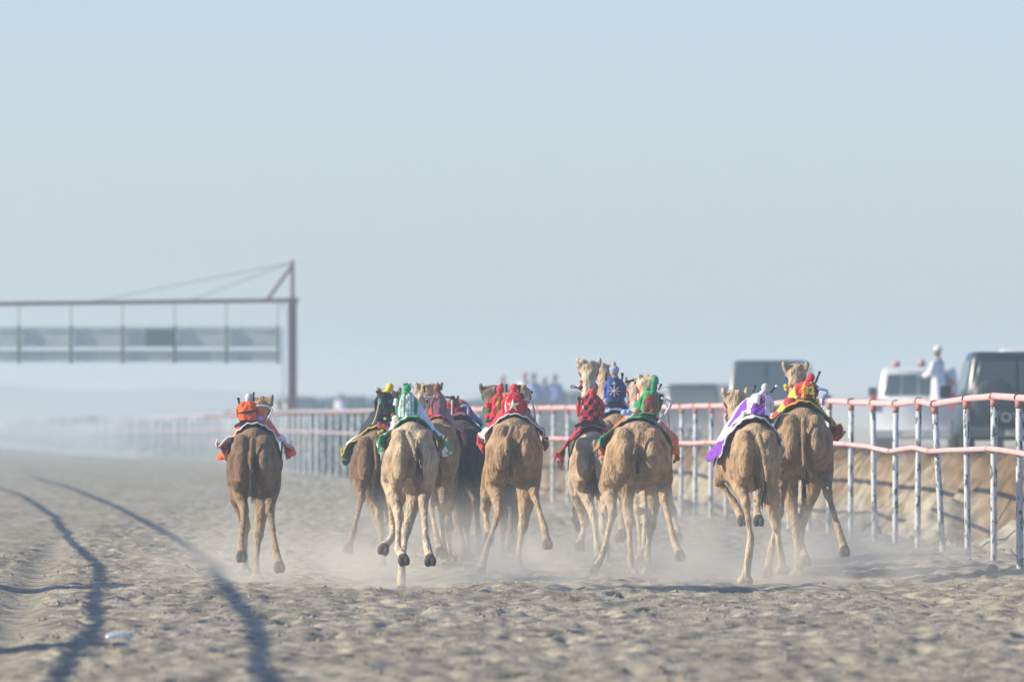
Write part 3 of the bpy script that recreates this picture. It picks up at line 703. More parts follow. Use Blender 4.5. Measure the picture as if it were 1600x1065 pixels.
    hd = [(-.07, .0, .07, .06), (0, .01, .108, .09), (.08, .02, .118, .095), (.17, .005, .100, .088), (.28, -.03, .066, .066), (.38, -.06, .06, .058), (.46, -.085, .062, .06), (.52, -.10, .045, .045)]
    b.rings([[H_ + Vector((rx * math.cos(a), y, z_ + rz * math.sin(a))) for a in [2 * math.pi * k / 16 for k in range(16)]] for (y, z_, rx, rz) in hd])
    for k_ in range(7): b.ell(H_ + Vector((random.uniform(-.08, .08), random.uniform(-.05, .06), .075 + random.uniform(0, .03))), (.034, .034, .028), 8, 6)
    for s_ in (-1, 1):
        b.ell(H_ + Vector((s_ * .088, .16, .045)), (.03, .045, .028))
        if ears:
            rot = Matrix.Rotation(s_ * .12, 3, 'Y'); e_ = H_ + Vector((s_ * .118, -.02, .088))
            b.ell(e_, (.030, .026, .058), 10, 8, rot=rot); b.ell(e_ + Vector((-s_ * .01, 0, -.04)), (.03, .025, .04), 10, 8)
    body = remesh(b.build('body', m, root), .0145, 4, .5, jit=.0042, seed=seed * 3.1)
    # children
    for (ce, sd_, nn_, dn) in feet:
        rot = Matrix((sd_, nn_, dn)).transposed(); s = MB()
        for q_ in (-1, 1): s.ell(ce + sd_ * q_ * .026 + dn * .02, (.031, .022, .052), 12, 8, rot=rot)
        s.ell(ce - dn * .018, (.046, .018, .036), 12, 8, rot=rot); s.build('foot_sole', M_sole, root)
    tt = MB(); e_ = tp[-1]
    for k_ in range(46):
        a = random.uniform(0, 6.28); r_ = random.uniform(.005, .045); L_ = random.uniform(.1, .26)
        p0 = e_ + Vector((0, 0, random.uniform(0, .22))); p1 = p0 + Vector((math.cos(a) * r_, math.sin(a) * r_, -L_ * .5)); p2 = p1 + Vector((math.cos(a) * r_ * .3, 0, -L_ * .5))
        tt.tube([p0, p1, p2], [.006, .005, .002], n=4, round_ends=False)
    tt.build('tail_tuft', M_tuft, root)
    for s_ in (-1, 1):
        e = MB(); e.ell(H_ + Vector((s_ * .118, .165, .035)), (.014, .022, .018)); e.build('eye', M_eye, root)
    hm = MB(); cen = H_
    for yy, rx, rz, zo in ((.05, .108, .10, -.01), (.26, .076, .074, -.03)):
        hm.tube([cen + Vector((rx * math.cos(a), yy, zo + rz * math.sin(a))) for a in np.linspace(0, 2 * math.pi, 20)], .010, n=6, round_ends=False)
    for s_ in (-1, 1): hm.tube([cen + Vector((s_ * .108, .05, -.02)), cen + Vector((s_ * .078, .26, -.045))], .008, n=6)
    ck = nk[-2]; hm.tube([ck + Vector((.098 * math.cos(a), -.02, .0 + .06 * math.sin(a))) for a in np.linspace(0, 2 * math.pi, 20)], .011, n=6, round_ends=False)
    hm.build('halter', CM(halter), root)
    return dict(root=root, zt=zt, D=D, O=O, c=c, hw=hw, chest=chest_dx, neck=nk, wf=wf, belly=belly)

def saddle_cloth(K, WL, WR, drop, cols, pat, trim='white', y0=.42, y1=1.55, lift=.05, wob=.035, seed=0, hump=.22):
    """draped over the back: cols = list of colour names, pat(u, v) -> index"""
    root, zt = K['root'], K['zt']; b = MB(); nu, nv = 56, 26; g = []; PY = [q_[0] for q_ in PROF(1)]; PP = [[q_[k] for q_ in PROF(K['belly'])] for k in (1, 2, 3)]
    for j in range(nv + 1):
        v = j / nv
        for i in range(nu + 1):
            u = -1 + 2 * i / nu; Wd = WL if u < 0 else WR
            y = y0 + (y1 - y0) * v + .20 * abs(u) ** 1.6 * (1 - v)
            zc, rx, rz = [float(np.interp(y, PY, PP[k])) for k in (0, 1, 2)]
            am = math.acos(max(-.35, min(.9, 1 - drop / rz * 1.0))) if drop < rz else R(100)
            a = min(abs(u) * R(100), R(100)); fl = max(0, abs(u) - .55) / .45
            off = lift + .02
            x = (rx * K['wf'] * (1 - .18 * math.cos(a) ** 2) + off) * math.sin(a)
            z = zt + zc + (rz + off) * math.cos(a)
            x += fl ** 1.3 * max(0, Wd - x) * (1 - .4 * v); z = max(z, zt - drop - .14 * v) if False else z + fl * max(0, .31 - drop) * .8
            x = math.copysign(x, u); z += .15 * math.exp(-(x / .13) ** 2 - ((y - 1.02) / .30) ** 2)
            wv = float(N1(np.array([u * 4.5 + seed]), np.array([v * 5 + seed]))[0]) - .5; wv2 = float(N2(np.array([u * 14 + seed]), np.array([v * 9]))[0]) - .5
            amp = wob * (0.25 + fl * 2.6)
            x += math.copysign(amp * (wv * 2 + .2), u) * (abs(u) > .05); z += (wv2 * .9 + wv * .5) * amp + wv2 * .014; y -= wv * amp * 1.4
            g.append(Vector((x + K['chest'] * max(0, y - .3) / 1.5, y, z)))
    fs = []; ms = []
    for j in range(nv):
        for i in range(nu):
            fs.append([j * (nu + 1) + i, j * (nu + 1) + i + 1, (j + 1) * (nu + 1) + i + 1, (j + 1) * (nu + 1) + i]); ms.append(pat(-1 + 2 * (i + .5) / nu, (j + .5) / nv))
    b.add(g, fs, ms); o = b.build('saddle_cloth', [CM(k) for k in cols], root)
    md = o.modifiers.new('thick', 'SOLIDIFY'); md.thickness = .009; md.offset = 0
    t = MB(); hem = [g[i] + Vector((0, -.006, .003)) for i in range(nu + 1)]
    t.tube(hem, .0075, n=6); t.build('hem', CM(trim), root)
    # girth strap
    s = MB(); s.tube([Vector((K['hw'] * 1.12 * math.cos(a), 1.02, zt - .18 + .42 * math.sin(a))) for a in np.linspace(math.pi * .95, math.pi * 2.05, 20)], .02, n=6, sx=.5, round_ends=False); s.build('girth', CM('dred'), root)
    return o

def star_pts(R_, r_, n=5):
    return [((R_ if k % 2 == 0 else r_) * math.sin(k * math.pi / n), (R_ if k % 2 == 0 else r_) * math.cos(k * math.pi / n)) for k in range(2 * n)]
def jockey(K, c, base, shoulder, wpx, hpos, hr, cols, pat, headcol, label, dy=.72, whips=(), ant=(), emblem=None, headtall=1.1, extra=(), seed=0, sleeves=None, dpth=.75, cap=None):
    """robot jockey; positions in crop pixels"""
    D = K['D'] + dy; sc = CR[c][2] / F * D
    B = at(*T(c, *base), D); Sh = at(*T(c, *shoulder), D); o = empty('robot_jockey', B); tag(o, label, 'jockey', 'robot jockeys strapped on the camels')
    up = (Sh - B); Hh = up.length; up.normalize(); sid = Vector((0, 1, 0)).cross(up).normalized() * 1.0
    if sid.x < 0: sid = -sid
    hw = wpx * sc / 2; b = MB(); rings = []; n = 44; m_ = 22
    for j in range(m_ + 1):
        v = j / m_
        s_ = (1.12 - .22 * v) * (1 if v < .72 else math.sqrt(max(0.03, 1 - ((v - .72) / .28) ** 2 * .93)))
        ring = []
        for k in range(n):
            a = 2 * math.pi * k / n; ca, sa = math.cos(a), math.sin(a)
            e = (abs(ca) ** 3 + abs(sa) ** 3) ** (-1 / 3.)
            wv = float(N3(np.array([ca * 2.2 + seed + 5]), np.array([sa * 2.2 + v * 5 + seed]))[0]) - .5
            wf_ = float(N2(np.array([ca * 5 + seed]), np.array([sa * 5 + v * 13]))[0]) - .5
            r = hw * s_ * e * (1 + .20 * wv + .20 * wf_)
            ring.append(up * (v * Hh + .02 * wv * (v > .1)) + sid * (r * ca) + Vector((0, 1, 0)) * (r * sa * dpth))
        rings.append(ring)
    b.rings(rings, mfun=lambda i, j: pat(((j + .5) / n * 2 * math.pi), (i + .5) / m_))
    b.build('silks', [CM(k) for k in cols], o)
    hp = at(*T(c, *hpos), D) - B; r = hr * sc
    h = MB(); h.ell(hp, (r, r * 1.05, r * headtall), 18, 12)
    h.tube([up * Hh * .93, hp - up * r * .5], [r * .75, r * .62], n=12)
    h.build('helmet', CM(headcol), o)
    if cap:
        hk = MB(); hk.ell(hp + Vector((0, 0, r * .35)), (r * 1.08, r * 1.12, r * .6), 18, 10); hk.build('cap', CM(cap), o)
    # seat base: black drill body and saddle frame the silks are tied to
    q_ = MB(); q_.box(-up * .03 + Vector((0, .02, 0)), (hw * 2.0, hw * 1.6, .07), bev=.015)
    q_.tube([-up * .03 + sid * hw * 1.1 + Vector((0, .05, -.01)), -up * .01 + sid * hw * 1.5 + Vector((0, .12, -.05))], .018, n=8); q_.tube([-up * .03 - sid * hw * 1.1 + Vector((0, .05, -.01)), -up * .01 - sid * hw * 1.5 + Vector((0, .12, -.05))], .018, n=8)
    q_.build('seat_frame', M_black, o)
    slc = sleeves or cols[0]
    for s_ in (-1, 1):
        a_ = MB(); p0 = up * Hh * .82 + sid * s_ * hw * .75; p1 = up * Hh * .55 + sid * s_ * hw * 1.25 + Vector((0, .05, 0)); p2 = up * Hh * .2 + sid * s_ * hw * 1.2 + Vector((0, .12, 0))
        a_.tube([p0, p1, p2], [hw * .28, hw * .30, hw * .22], n=12); a_.build('sleeve', CM(slc), o)
    for (pts, rad, col) in whips:
        w_ = MB(); P = [at(*T(c, *p), D - .04) - B for p in pts]
        if len(P) > 2:
            fine = []
            for i_ in range(len(P) - 1):
                p0 = P[max(i_ - 1, 0)]; p1 = P[i_]; p2 = P[i_ + 1]; p3 = P[min(i_ + 2, len(P) - 1)]
                for t in (0, .25, .5, .75): fine.append(.5 * ((2 * p1) + (p2 - p0) * t + (2 * p0 - 5 * p1 + 4 * p2 - p3) * t * t + (3 * p1 - p0 - 3 * p2 + p3) * t ** 3))
            P = fine + [P[-1]]
        w_.tube(P, rad, n=8); w_.build('whip', M_black if col == 'black' else CM(col), o)
    for (pts, rad) in ant:
        w_ = MB(); P = [at(*T(c, *p), D) - B for p in pts]; w_.tube(P, rad, n=8); w_.ell(P[0], (rad * 1.5, rad * 1.5, rad * 1.5), 8, 6); w_.build('antenna', M_black, o)
    if emblem:
        kind, ex, ey, er, ecol = emblem; E = at(*T(c, ex, ey), D) - B; E.y = -hw * dpth * 1.10 - .012; er *= sc; e = MB()
        if kind == 'star':
            p_ = star_pts(er, er * .4); vs = [(E.x, E.y - .012, E.z)] + [(E.x + a, E.y, E.z + z_) for a, z_ in p_]
            e.add(vs + [(v_[0], v_[1] + .02, v_[2]) for v_ in vs[1:]], [[0, k + 1, (k + 1) % 10 + 1] for k in range(10)] + [[k + 1, k + 11, (k + 1) % 10 + 11, (k + 1) % 10 + 1] for k in range(10)], 0, False)
        elif kind == 'crest':
            for a in (R(40), R(90), R(140), 0):
                dv = Vector((math.cos(a), 0, math.sin(a))) * er; e.tube([E - dv * .95, E + dv * .95], er * .075, n=6)
            e.ell(E + Vector((0, 0, -.0)), (er * .22, .008, er * .22), 12, 8)
            e.ell(E + Vector((0, 0, er * 1.2)), (er * .32, .008, er * .16), 12, 8); e.ell(E + Vector((0, 0, er * 1.45)), (er * .13, .008, er * .2), 10, 8)
            e.tube([E + Vector((-er * .35, 0, er * 1.35)), E + Vector((0, 0, er * 1.1)), E + Vector((er * .35, 0, er * 1.35))], er * .06, n=6)
        if kind == 'text':
            cu = bpy.data.curves.new('n', 'FONT'); cu.body = '32'; cu.size = er; cu.extrude = .006; cu.offset = .004; cu.align_x = 'CENTER'
            t = bpy.data.objects.new('n', cu); C.objects.link(t); dg = bpy.context.evaluated_depsgraph_get(); me = bpy.data.meshes.new_from_object(t.evaluated_get(dg)); bpy.data.objects.remove(t)
            t = bpy.data.objects.new('number', me); C.objects.link(t); me.materials.append(CM(ecol)); t.parent = o; t.location = E + Vector((0, 0, -er * .35)); t.rotation_euler = (R(90), 0, 0)
        else: e.build('emblem', CM(ecol), o)
    for (kind, pts, rad, col) in extra:
        w_ = MB()
        if kind == 'tube': w_.tube([at(*T(c, *p), D - .02) - B for p in pts], rad, n=8); w_.build('strap', CM(col), o)
        if kind == 'band':
            for p in pts:
                zc = (at(*T(c, *p), D) - B); w_.tube([zc + Vector((hw * 1.1 * math.cos(a), hw * dpth * 1.15 * math.sin(a), .012 * math.cos(a))) for a in np.linspace(0, 2 * math.pi, 24)], rad, n=6, round_ends=False)
            w_.build('band', CM(col), o)
        if kind == 'ball':
            for p in pts:
                w_ = MB(); w_.ell(at(*T(c, *p), D) - B, (rad * .85, rad, rad * .75), 10, 8); w_.build('bundle', CM(col), o)
    return o
def pompoms(K, c, items, dy, label=None):
    for (x, y, r, col) in items:
        b = MB(); p = at(*T(c, x, y), K['D'] + dy) - K['O']; rr = r * CR[c][2] / F * K['D']
        for k in range(26):
            v = Vector((random.gauss(0, 1), random.gauss(0, 1), random.gauss(0, 1))).normalized(); b.tube([p, p + v * rr], [rr * .25, rr * .12], n=5)
        b.ell(p, (rr * .7,) * 3, 8, 6); b.build('pompom', CM(col), K['root'])

back = lambda a: abs(a - 1.5 * math.pi)      # angle away from the side that faces the camera
# 1: orange jockey, alone on the left
K = camel('c1', 84.6, 'brown', (185, 300), 214, [
    ('H', -1, [(118, 560), (146, 668), (130, 808), (133, 855)], [.42, .0, -.35, -.45]),
    ('H', 1, [(262, 560), (258, 668), (284, 845), (298, 900)], [.40, .02, -.30, -.40]),
    ('F', 1, [(228, 600), (208, 765), (196, 905), (198, 968)], [1.25, 1.05, .95, .92]),
    ('F', -1, [(118, 610), (150, 735), (146, 868), (146, 930)], [1.35, 1.5, 1.7, 1.72])],
    ('u1', 590, 330), 'dark brown camel running alone at the far left in an orange cloth', tail=[(0, 0), (-.015, -.22), (.0, -.42)], seed=1, halter='black')
saddle_cloth(K, .25, .29, .20, ['orange', 'white', 'dred'], lambda u, v: 1 if (abs(abs(u) - .68) < .07 and v < .5) else (2 if abs(u) < .3 and v < .15 else 0), 'white', lift=.015, seed=1, hump=.16, wob=.05)
jockey(K, 'u1', (415, 500), (415, 228), 225, (435, 185), 56, ['orange'], lambda a, v: 0, 'silver', 'orange silks and a white ball helmet, on the lone camel at the far left', dy=.62,
       whips=[([(545, 300), (680, 300), (752, 350), (735, 410), (680, 505)], .009, 'silver')], ant=[([(290, 205), (305, 290)], .011), ([(500, 125), (500, 225)], .009)], extra=[('band', [(412, 385)], .012, 'black'), ('ball', [(585, 480)], .04, 'lblue')], seed=1)

# 2: yellow helmet
K = camel('c2', 93, 'brown', (190, 312), 205, [
    ('H', -1, [(112, 530), (125, 610), (88, 765), (70, 820)], [.42, .05, -.3, -.4]),
    ('H', 1, [(195, 560), (205, 700), (218, 850), (218, 900)], [.4, .1, -.15, -.2]),
    ('F', -1, [(150, 560), (215, 760), (212, 880), (212, 925)], [1.25, 1.2, 1.1, 1.1]),
    ('F', 1, [(240, 580), (240, 700), (200, 780), (190, 800)], [1.3, 1.4, 1.5, 1.5])],
    ('u2', 440, 330), 'brown camel under the black silks, half hidden left of the pale camel', seed=2, halter='teal')
saddle_cloth(K, .33, .33, .22, ['black', 'white', 'teal'], lambda u, v: 1 if (-.95 < u < -.5 and .25 < v < .5) else (2 if abs(u) > .85 else 0), 'yellow', lift=.01, seed=2, wob=.045)
jockey(K, 'u2', (385, 520), (392, 235), 170, (448, 190), 48, ['black', 'teal'], lambda a, v: 1 if .48 < v < .66 and back(a) > .5 else 0, 'yellow', 'black silks with a teal band and a yellow helmet', dy=.7,
       ant=[([(300, 240), (320, 290)], .012)], whips=[([(300, 235), (355, 250), (320, 285)], .008, 'black'), ([(320, 400), (280, 560), (210, 700)], .012, 'sand')], extra=[('tube', [(330, 385), (475, 400)], .02, 'grey'), ('ball', [(530, 340)], .03, 'mauve')], seed=2)
pompoms(K, 'u2', [(320, 625, 24, 'pink'), (328, 665, 24, 'red'), (375, 645, 26, 'orange'), (360, 700, 26, 'lime'), (415, 665, 26, 'pink'), (325, 730, 26, 'yellow'), (340, 755, 22, 'orange'), (395, 560, 20, 'lime'), (480, 520, 20, 'orange')], .1)

# 4 and 5: dark pair in the middle of the bunch
K = camel('c2', 96, 'tan', (462, 262), 185, [
    ('H', -1, [(425, 560), (428, 640), (455, 780), (468, 835)], [.42, .02, -.3, -.4]),
    ('H', 1, [(480, 560), (478, 650), (480, 790), (485, 845)], [.4, .05, -.2, -.25]),
    ('F', -1, [(420, 620), (412, 740), (425, 850), (428, 885)], [1.25, 1.25, 1.2, 1.2]),
    ('F', 1, [(490, 640), (505, 720), (512, 860), (515, 900)], [1.3, 1.3, 1.35, 1.35])],
    ('u3', 195, 255), 'tan camel under the grey brown silks, between the pale camel and the darkest one', seed=4, halter='red')
saddle_cloth(K, .27, .27, .2, ['red', 'lime', 'mauve'], lambda u, v: 1 if -.8 < u < -.6 else (2 if u > 0 else 0), 'orange', lift=.0, seed=4)
jockey(K, 'u3', (335, 520), (325, 225), 125, (315, 185), 46, ['mauve', 'brown'], lambda a, v: 1 if v > .85 else 0, 'brown', 'grey mauve silks and a brown helmet, left of the dark red one', dy=.62,
       ant=[([(368, 140), (362, 205)], .011), ([(165, 175), (172, 235)], .011)], whips=[([(270, 300), (190, 295), (120, 300)], .012, 'grey')], extra=[('tube', [(185, 340), (190, 480), (205, 630)], .024, 'lime'), ('ball', [(170, 510), (230, 520)], .04, 'pink')], seed=4)
K = camel('c2', 97.5, 'dark', (560, 268), 215, [
    ('H', -1, [(515, 560), (512, 650), (505, 700), (508, 725)], [.42, .02, -.3, -.35]),
    ('H', 1, [(620, 560), (628, 640), (640, 770), (645, 830)], [.4, .05, -.2, -.3]),
    ('F', -1, [(545, 620), (550, 720), (575, 830), (580, 880)], [1.25, 1.25, 1.1, 1.1]),
    ('F', 1, [(600, 600), (585, 720), (590, 800), (595, 870)], [1.3, 1.3, 1.35, 1.35])],
    ('u3', 520, 420), 'darkest camel of the bunch, under the dark red jockey', seed=5, ears=False, halter='navy')
saddle_cloth(K, .27, .33, .22, ['dred', 'navy', 'blue'], lambda u, v: 2 if u > .3 else 0, 'navy', lift=.03, seed=5)
jockey(K, 'u3', (540, 590), (535, 345), 125, (520, 350), 42, ['dred'], lambda a, v: 0, 'dred', 'plain dark red silks on the darkest camel', dy=.7,
       ant=[([(550, 290), (548, 340)], .011), ([(490, 300), (490, 330)], .02)], whips=[([(410, 290), (490, 300)], .012, 'black'), ([(485, 330), (482, 480), (480, 830)], .010, 'silver'), ([(590, 397), (660, 400), (672, 560), (712, 705)], .014, 'lblue')], extra=[('ball', [(440, 380), (445, 420)], .04, 'red')], seed=5)

# 3: pale camel, green and white
K = camel('c2', 80.6, 'pale', (345, 275), 216, [
    ('H', -1, [(258, 545), (290, 695), (284, 835), (308, 868)], [.42, .0, -.32, -.42]),
    ('H', 1, [(402, 540), (398, 650), (408, 800), (425, 870)], [.40, .03, -.25, -.35]),
    ('F', 1, [(365, 600), (322, 745), (303, 900), (299, 1008)], [1.25, 1.05, .75, .62]),
    ('F', -1, [(275, 620), (268, 720), (258, 785), (226, 822)], [1.3, 1.6, 1.5, 1.4])],
    ('u2', 745, 400, 2.3), 'palest camel, nearest of the bunch, with a green and white hem', tail=[(-.03, .02), (.02, -.1), (.06, -.26)], seed=3, thigh=1.02, halter='white', ears=False)
saddle_cloth(K, .26, .28, .21, ['white', 'green'], lambda u, v: 1 if abs(abs(u) - .82) < .1 or abs(u) < .1 else 0, 'green', lift=.015, seed=3)
jockey(K, 'u2', (645, 545), (650, 245), 180, (655, 200), 52, ['white', 'green'], lambda a, v: 1 if (math.cos(a * 14) > .25 and v < .9) or v >= .9 or back(a) > 1.15 else 0, 'green', 'green and white striped silks with a green knotted hood', dy=.62, headtall=.85,
       ant=[([(532, 260), (535, 320)], .010)], whips=[([(700, 170), (730, 200), (715, 250)], .006, 'silver')], extra=[('ball', [(518, 385), (525, 345)], .028, 'white'), ('ball', [(520, 560), (505, 620)], .045, 'cream'), ('ball', [(620, 155), (650, 150), (690, 160)], .018, 'green'), ('ball', [(770, 540), (790, 580)], .03, 'lime')], seed=3, sleeves='green')

# 6: red and yellow jockey ahead of the star
K = camel('c3', 97, 'dark', (330, 300), 215, [
    ('H', -1, [(275, 560), (282, 640), (285, 740), (290, 790)], [.42, .02, -.2, -.3]),
    ('H', 1, [(385, 560), (388, 640), (385, 760), (385, 820)], [.4, .05, -.2, -.3]),
    ('F', -1, [(350, 620), (352, 740), (350, 850), (350, 880)], [1.25, 1.25, 1.2, 1.2]),
    ('F', 1, [(400, 620), (402, 720), (405, 840), (405, 880)], [1.3, 1.3, 1.35, 1.35])],
    ('u3', 925, 265), 'dark camel hidden behind the one whose jockey wears a star', seed=6, halter='green')
saddle_cloth(K, .33, .27, .25, ['red', 'black', 'yellow', 'dgreen'], lambda u, v: (2 if v < .12 and -.6 < u < -.35 else (1 if u < -.5 else (3 if -.5 < u < -.3 else 0))), 'black', lift=.0, seed=6)
jockey(K, 'u3', (1005, 520), (1015, 262), 150, (1030, 205), 44, ['red', 'yellow'], lambda a, v: 1 if abs(a - 1.5 * math.pi + .12) < .2 else 0, 'red', 'red silks with one yellow stripe, half hidden by the starred jockey', dy=.7, headtall=1.15,
       ant=[([(1100, 155), (1102, 240)], .011)], extra=[('ball', [(885, 370), (890, 400), (885, 520)], .035, 'red'), ('ball', [(905, 440), (880, 560)], .035, 'dgreen')], seed=6)
# 7: star
K = camel('c3', 89.5, 'tan', (402, 258), 236, [
    ('H', -1, [(318, 560), (335, 675), (275, 850), (258, 925)], [.42, .02, -.15, -.25]),
    ('H', 1, [(478, 540), (492, 600), (532, 735), (547, 800)], [.40, .05, -.32, -.42]),
    ('F', 1, [(455, 630), (440, 740), (422, 850), (420, 925)], [1.25, 1.15, 1.0, .95]),
    ('F', -1, [(290, 600), (275, 655), (283, 730), (290, 770)], [1.35, 1.6, 1.5, 1.4])],
    ('u3', 1265, 275, 2.5), 'tan camel with a shaggy rump, under the red jockey with a star', tail=[(-.02, .02), (-.08, -.12), (-.06, -.34)], seed=7, ears=False, halter='black')
saddle_cloth(K, .30, .31, .22, ['red', 'white', 'dred'], lambda u, v: 2 if u > .2 else (1 if abs(u + .75) < .1 else 0), 'white', lift=.012, seed=7)
jockey(K, 'u3', (1190, 520), (1185, 228), 195, (1190, 190), 47, ['red', 'white', 'dred'], lambda a, v: 1 if abs(a - 1.14 * math.pi) < .12 else (2 if v < .25 else 0), 'red', 'red silks with a pale star on the back and a red ball helmet', dy=.6,
       ant=[([(1250, 170), (1247, 235)], .013)], whips=[([(1290, 320), (1370, 335), (1415, 440), (1430, 620)], .010, 'grey')], emblem=('star', 1175, 385, 78, 'cream'), extra=[('ball', [(1270, 265), (1282, 300)], .028, 'black'), ('ball', [(1120, 265), (1090, 275)], .035, 'orange')], seed=7)

# 9: blue with crest
K = camel('c4', 96, 'tan', (290, 268), 200, [
    ('H', -1, [(238, 560), (245, 640), (240, 780), (240, 830)], [.42, .02, -.2, -.3]),
    ('H', 1, [(330, 560), (325, 640), (310, 740), (312, 785)], [.4, .05, -.2, -.3]),
    ('F', -1, [(150, 640), (115, 690), (105, 735), (125, 755)], [1.25, 1.3, 1.2, 1.2]),
    ('F', 1, [(380, 620), (385, 740), (392, 840), (395, 890)], [1.3, 1.3, 1.35, 1.35])],
    ('u4', 460, 205), 'tan camel between the checkered and the green jockeys, under the blue one', seed=9, halter='blue')
saddle_cloth(K, .27, .27, .2, ['blue', 'lblue', 'white'], lambda u, v: int((abs(u) * 5) % 3), 'lblue', lift=.02, seed=9)
jockey(K, 'u4', (570, 485), (570, 235), 150, (562, 180), 46, ['navy', 'blue'], lambda a, v: 0 if back(a) < .95 else 1, 'grey', 'blue silks with a white crest on the back and a grey blue hood', dy=.62, headtall=1.2, cap='lblue',
       ant=[([(485, 215), (482, 270)], .012), ([(642, 215), (640, 260)], .013), ([(745, 275), (672, 292)], .012)], emblem=('crest', 562, 380, 58, 'silver'), extra=[('ball', [(470, 480), (440, 470)], .045, 'white'), ('ball', [(520, 480)], .03, 'black'), ('tube', [(530, 500), (505, 590)], .008, 'white')], sleeves='blue', seed=9)
# 13: orange jockey in front of the green one
K = camel('c4', 95.5, 'pale', (398, 300), 180, [
    ('H', -1, [(372, 620), (380, 700), (395, 830), (398, 900)], [.42, .02, -.1, -.1]),
    ('H', 1, [(425, 600), (415, 680), (412, 800), (415, 870)], [.4, .05, -.2, -.3]),
    ('F', -1, [(330, 620), (325, 700), (310, 770), (305, 800)], [1.25, 1.3, 1.2, 1.2]),
    ('F', 1, [(500, 620), (535, 700), (555, 770), (560, 800)], [1.3, 1.3, 1.2, 1.1])],
    ('u4', 775, 355), 'curly headed camel just ahead of the green jockey', seed=13, halter='red')
saddle_cloth(K, .28, .2, .2, ['orange', 'lblue', 'white'], lambda u, v: 1 if u < -.7 else (2 if u < -.55 else 0), 'white', lift=.0, seed=13)
jockey(K, 'u4', (825, 545), (832, 395), 90, (832, 378), 40, ['orange', 'white'], lambda a, v: 1 if abs(a - 1.2 * math.pi) < .15 else 0, 'orange', 'small orange silks mostly hidden left of the green jockey', dy=.62, ant=[([(846, 245), (840, 330)], .010)], seed=13)
# 8: checkered
K = camel('c4', 92, 'pale', (185, 342), 190, [
    ('H', -1, [(135, 570), (188, 712), (205, 850), (208, 905)], [.42, .0, -.2, -.3]),
    ('H', 1, [(225, 560), (242, 690), (248, 850), (245, 935)], [.40, .03, -.1, -.12]),
    ('F', -1, [(120, 620), (150, 740), (140, 800), (130, 840)], [1.35, 1.5, 1.3, 1.2]),
    ('F', 1, [(240, 640), (232, 760), (232, 880), (232, 960)], [1.3, 1.3, 1.35, 1.35])],
    ('u4', 312, 175), 'pale camel under the red and black checkered jockey', kz=1, seed=8, tail=[(.02, 0), (.05, -.25), (.02, -.5)], halter='red')
saddle_cloth(K, .32, .36, .32, ['red', 'black'], lambda u, v: (int((u + 1) * 9) + int(v * 6)) % 2, 'red', lift=.03, y0=.3, seed=8)
jockey(K, 'u4', (330, 670), (335, 410), 190, (348, 400), 42, ['red', 'black'], lambda a, v: (int(a / (2 * math.pi) * 14) + int(v * 5)) % 2, 'red', 'red and black checkered silks and hood, below the tallest camel head', dy=.45,
       ant=[([(218, 450), (225, 520)], .014)], whips=[([(262, 495), (258, 675)], .012, 'white'), ([(250, 380), (200, 350), (140, 345), (150, 325), (210, 350)], .006, 'dred')], extra=[('ball', [(235, 345), (245, 700)], .03, 'black')], seed=8)
pompoms(K, 'u4', [(240, 290, 20, 'red'), (345, 375, 22, 'dred')], 2.2)
# 10: green, grey red panel
K = camel('c4', 88.3, 'gold', (385, 300), 275, [
    ('H', -1, [(255, 600), (274, 705), (225, 895), (188, 965)], [.42, .0, -.15, -.25]),
    ('H', 1, [(492, 570), (498, 650), (542, 830), (566, 880)], [.40, .03, -.32, -.42]),
    ('F', -1, [(330, 620), (345, 745), (350, 900), (353, 985)], [1.3, 1.15, 1.0, .95]),
    ('F', 1, [(452, 640), (440, 760), (424, 880), (430, 975)], [1.3, 1.25, 1.2, 1.2])],
    ('u4', 880, 330, 2.5), 'broad tan camel under the green jockey', chest_dx=.06, seed=10, belly=1.0, thigh=1.08, tail=[(0, 0), (-.03, -.2), (-.03, -.3)], ears=False, halter='red')
saddle_cloth(K, .40, .30, .28, ['green', 'orange', 'grey'], lambda u, v: 0 if (-.88 < u < -.66 or abs(u) < .12) else (1 if abs(u) > .3 else 2), 'green', lift=.012, seed=10, wob=.04)
jockey(K, 'u4', (900, 605), (940, 365), 155, (960, 278), 38, ['green', 'brown', 'mauve'], lambda a, v: 1 if back(a) < .85 and .06 < v < .82 else 0, 'green', 'green silks with a dull red back panel and a long pale whip', dy=.55, headtall=1.4,
       ant=[([(1020, 320), (1000, 365)], .010)], whips=[([(1030, 450), (1112, 490), (1080, 575), (960, 740), (825, 880)], .017, 'silver'), ([(1050, 470), (1090, 560), (1100, 750)], .007, 'grey'), ([(1010, 365), (1050, 335), (1105, 345)], .007, 'silver')],
       extra=[('ball', [(1020, 430), (1030, 460)], .035, 'black'), ('ball', [(775, 575)], .05, 'sand'), ('ball', [(880, 625)], .04, 'white'), ('ball', [(660, 590), (700, 590)], .045, 'lblue'), ('ball', [(885, 360)], .03, 'green')], seed=10)
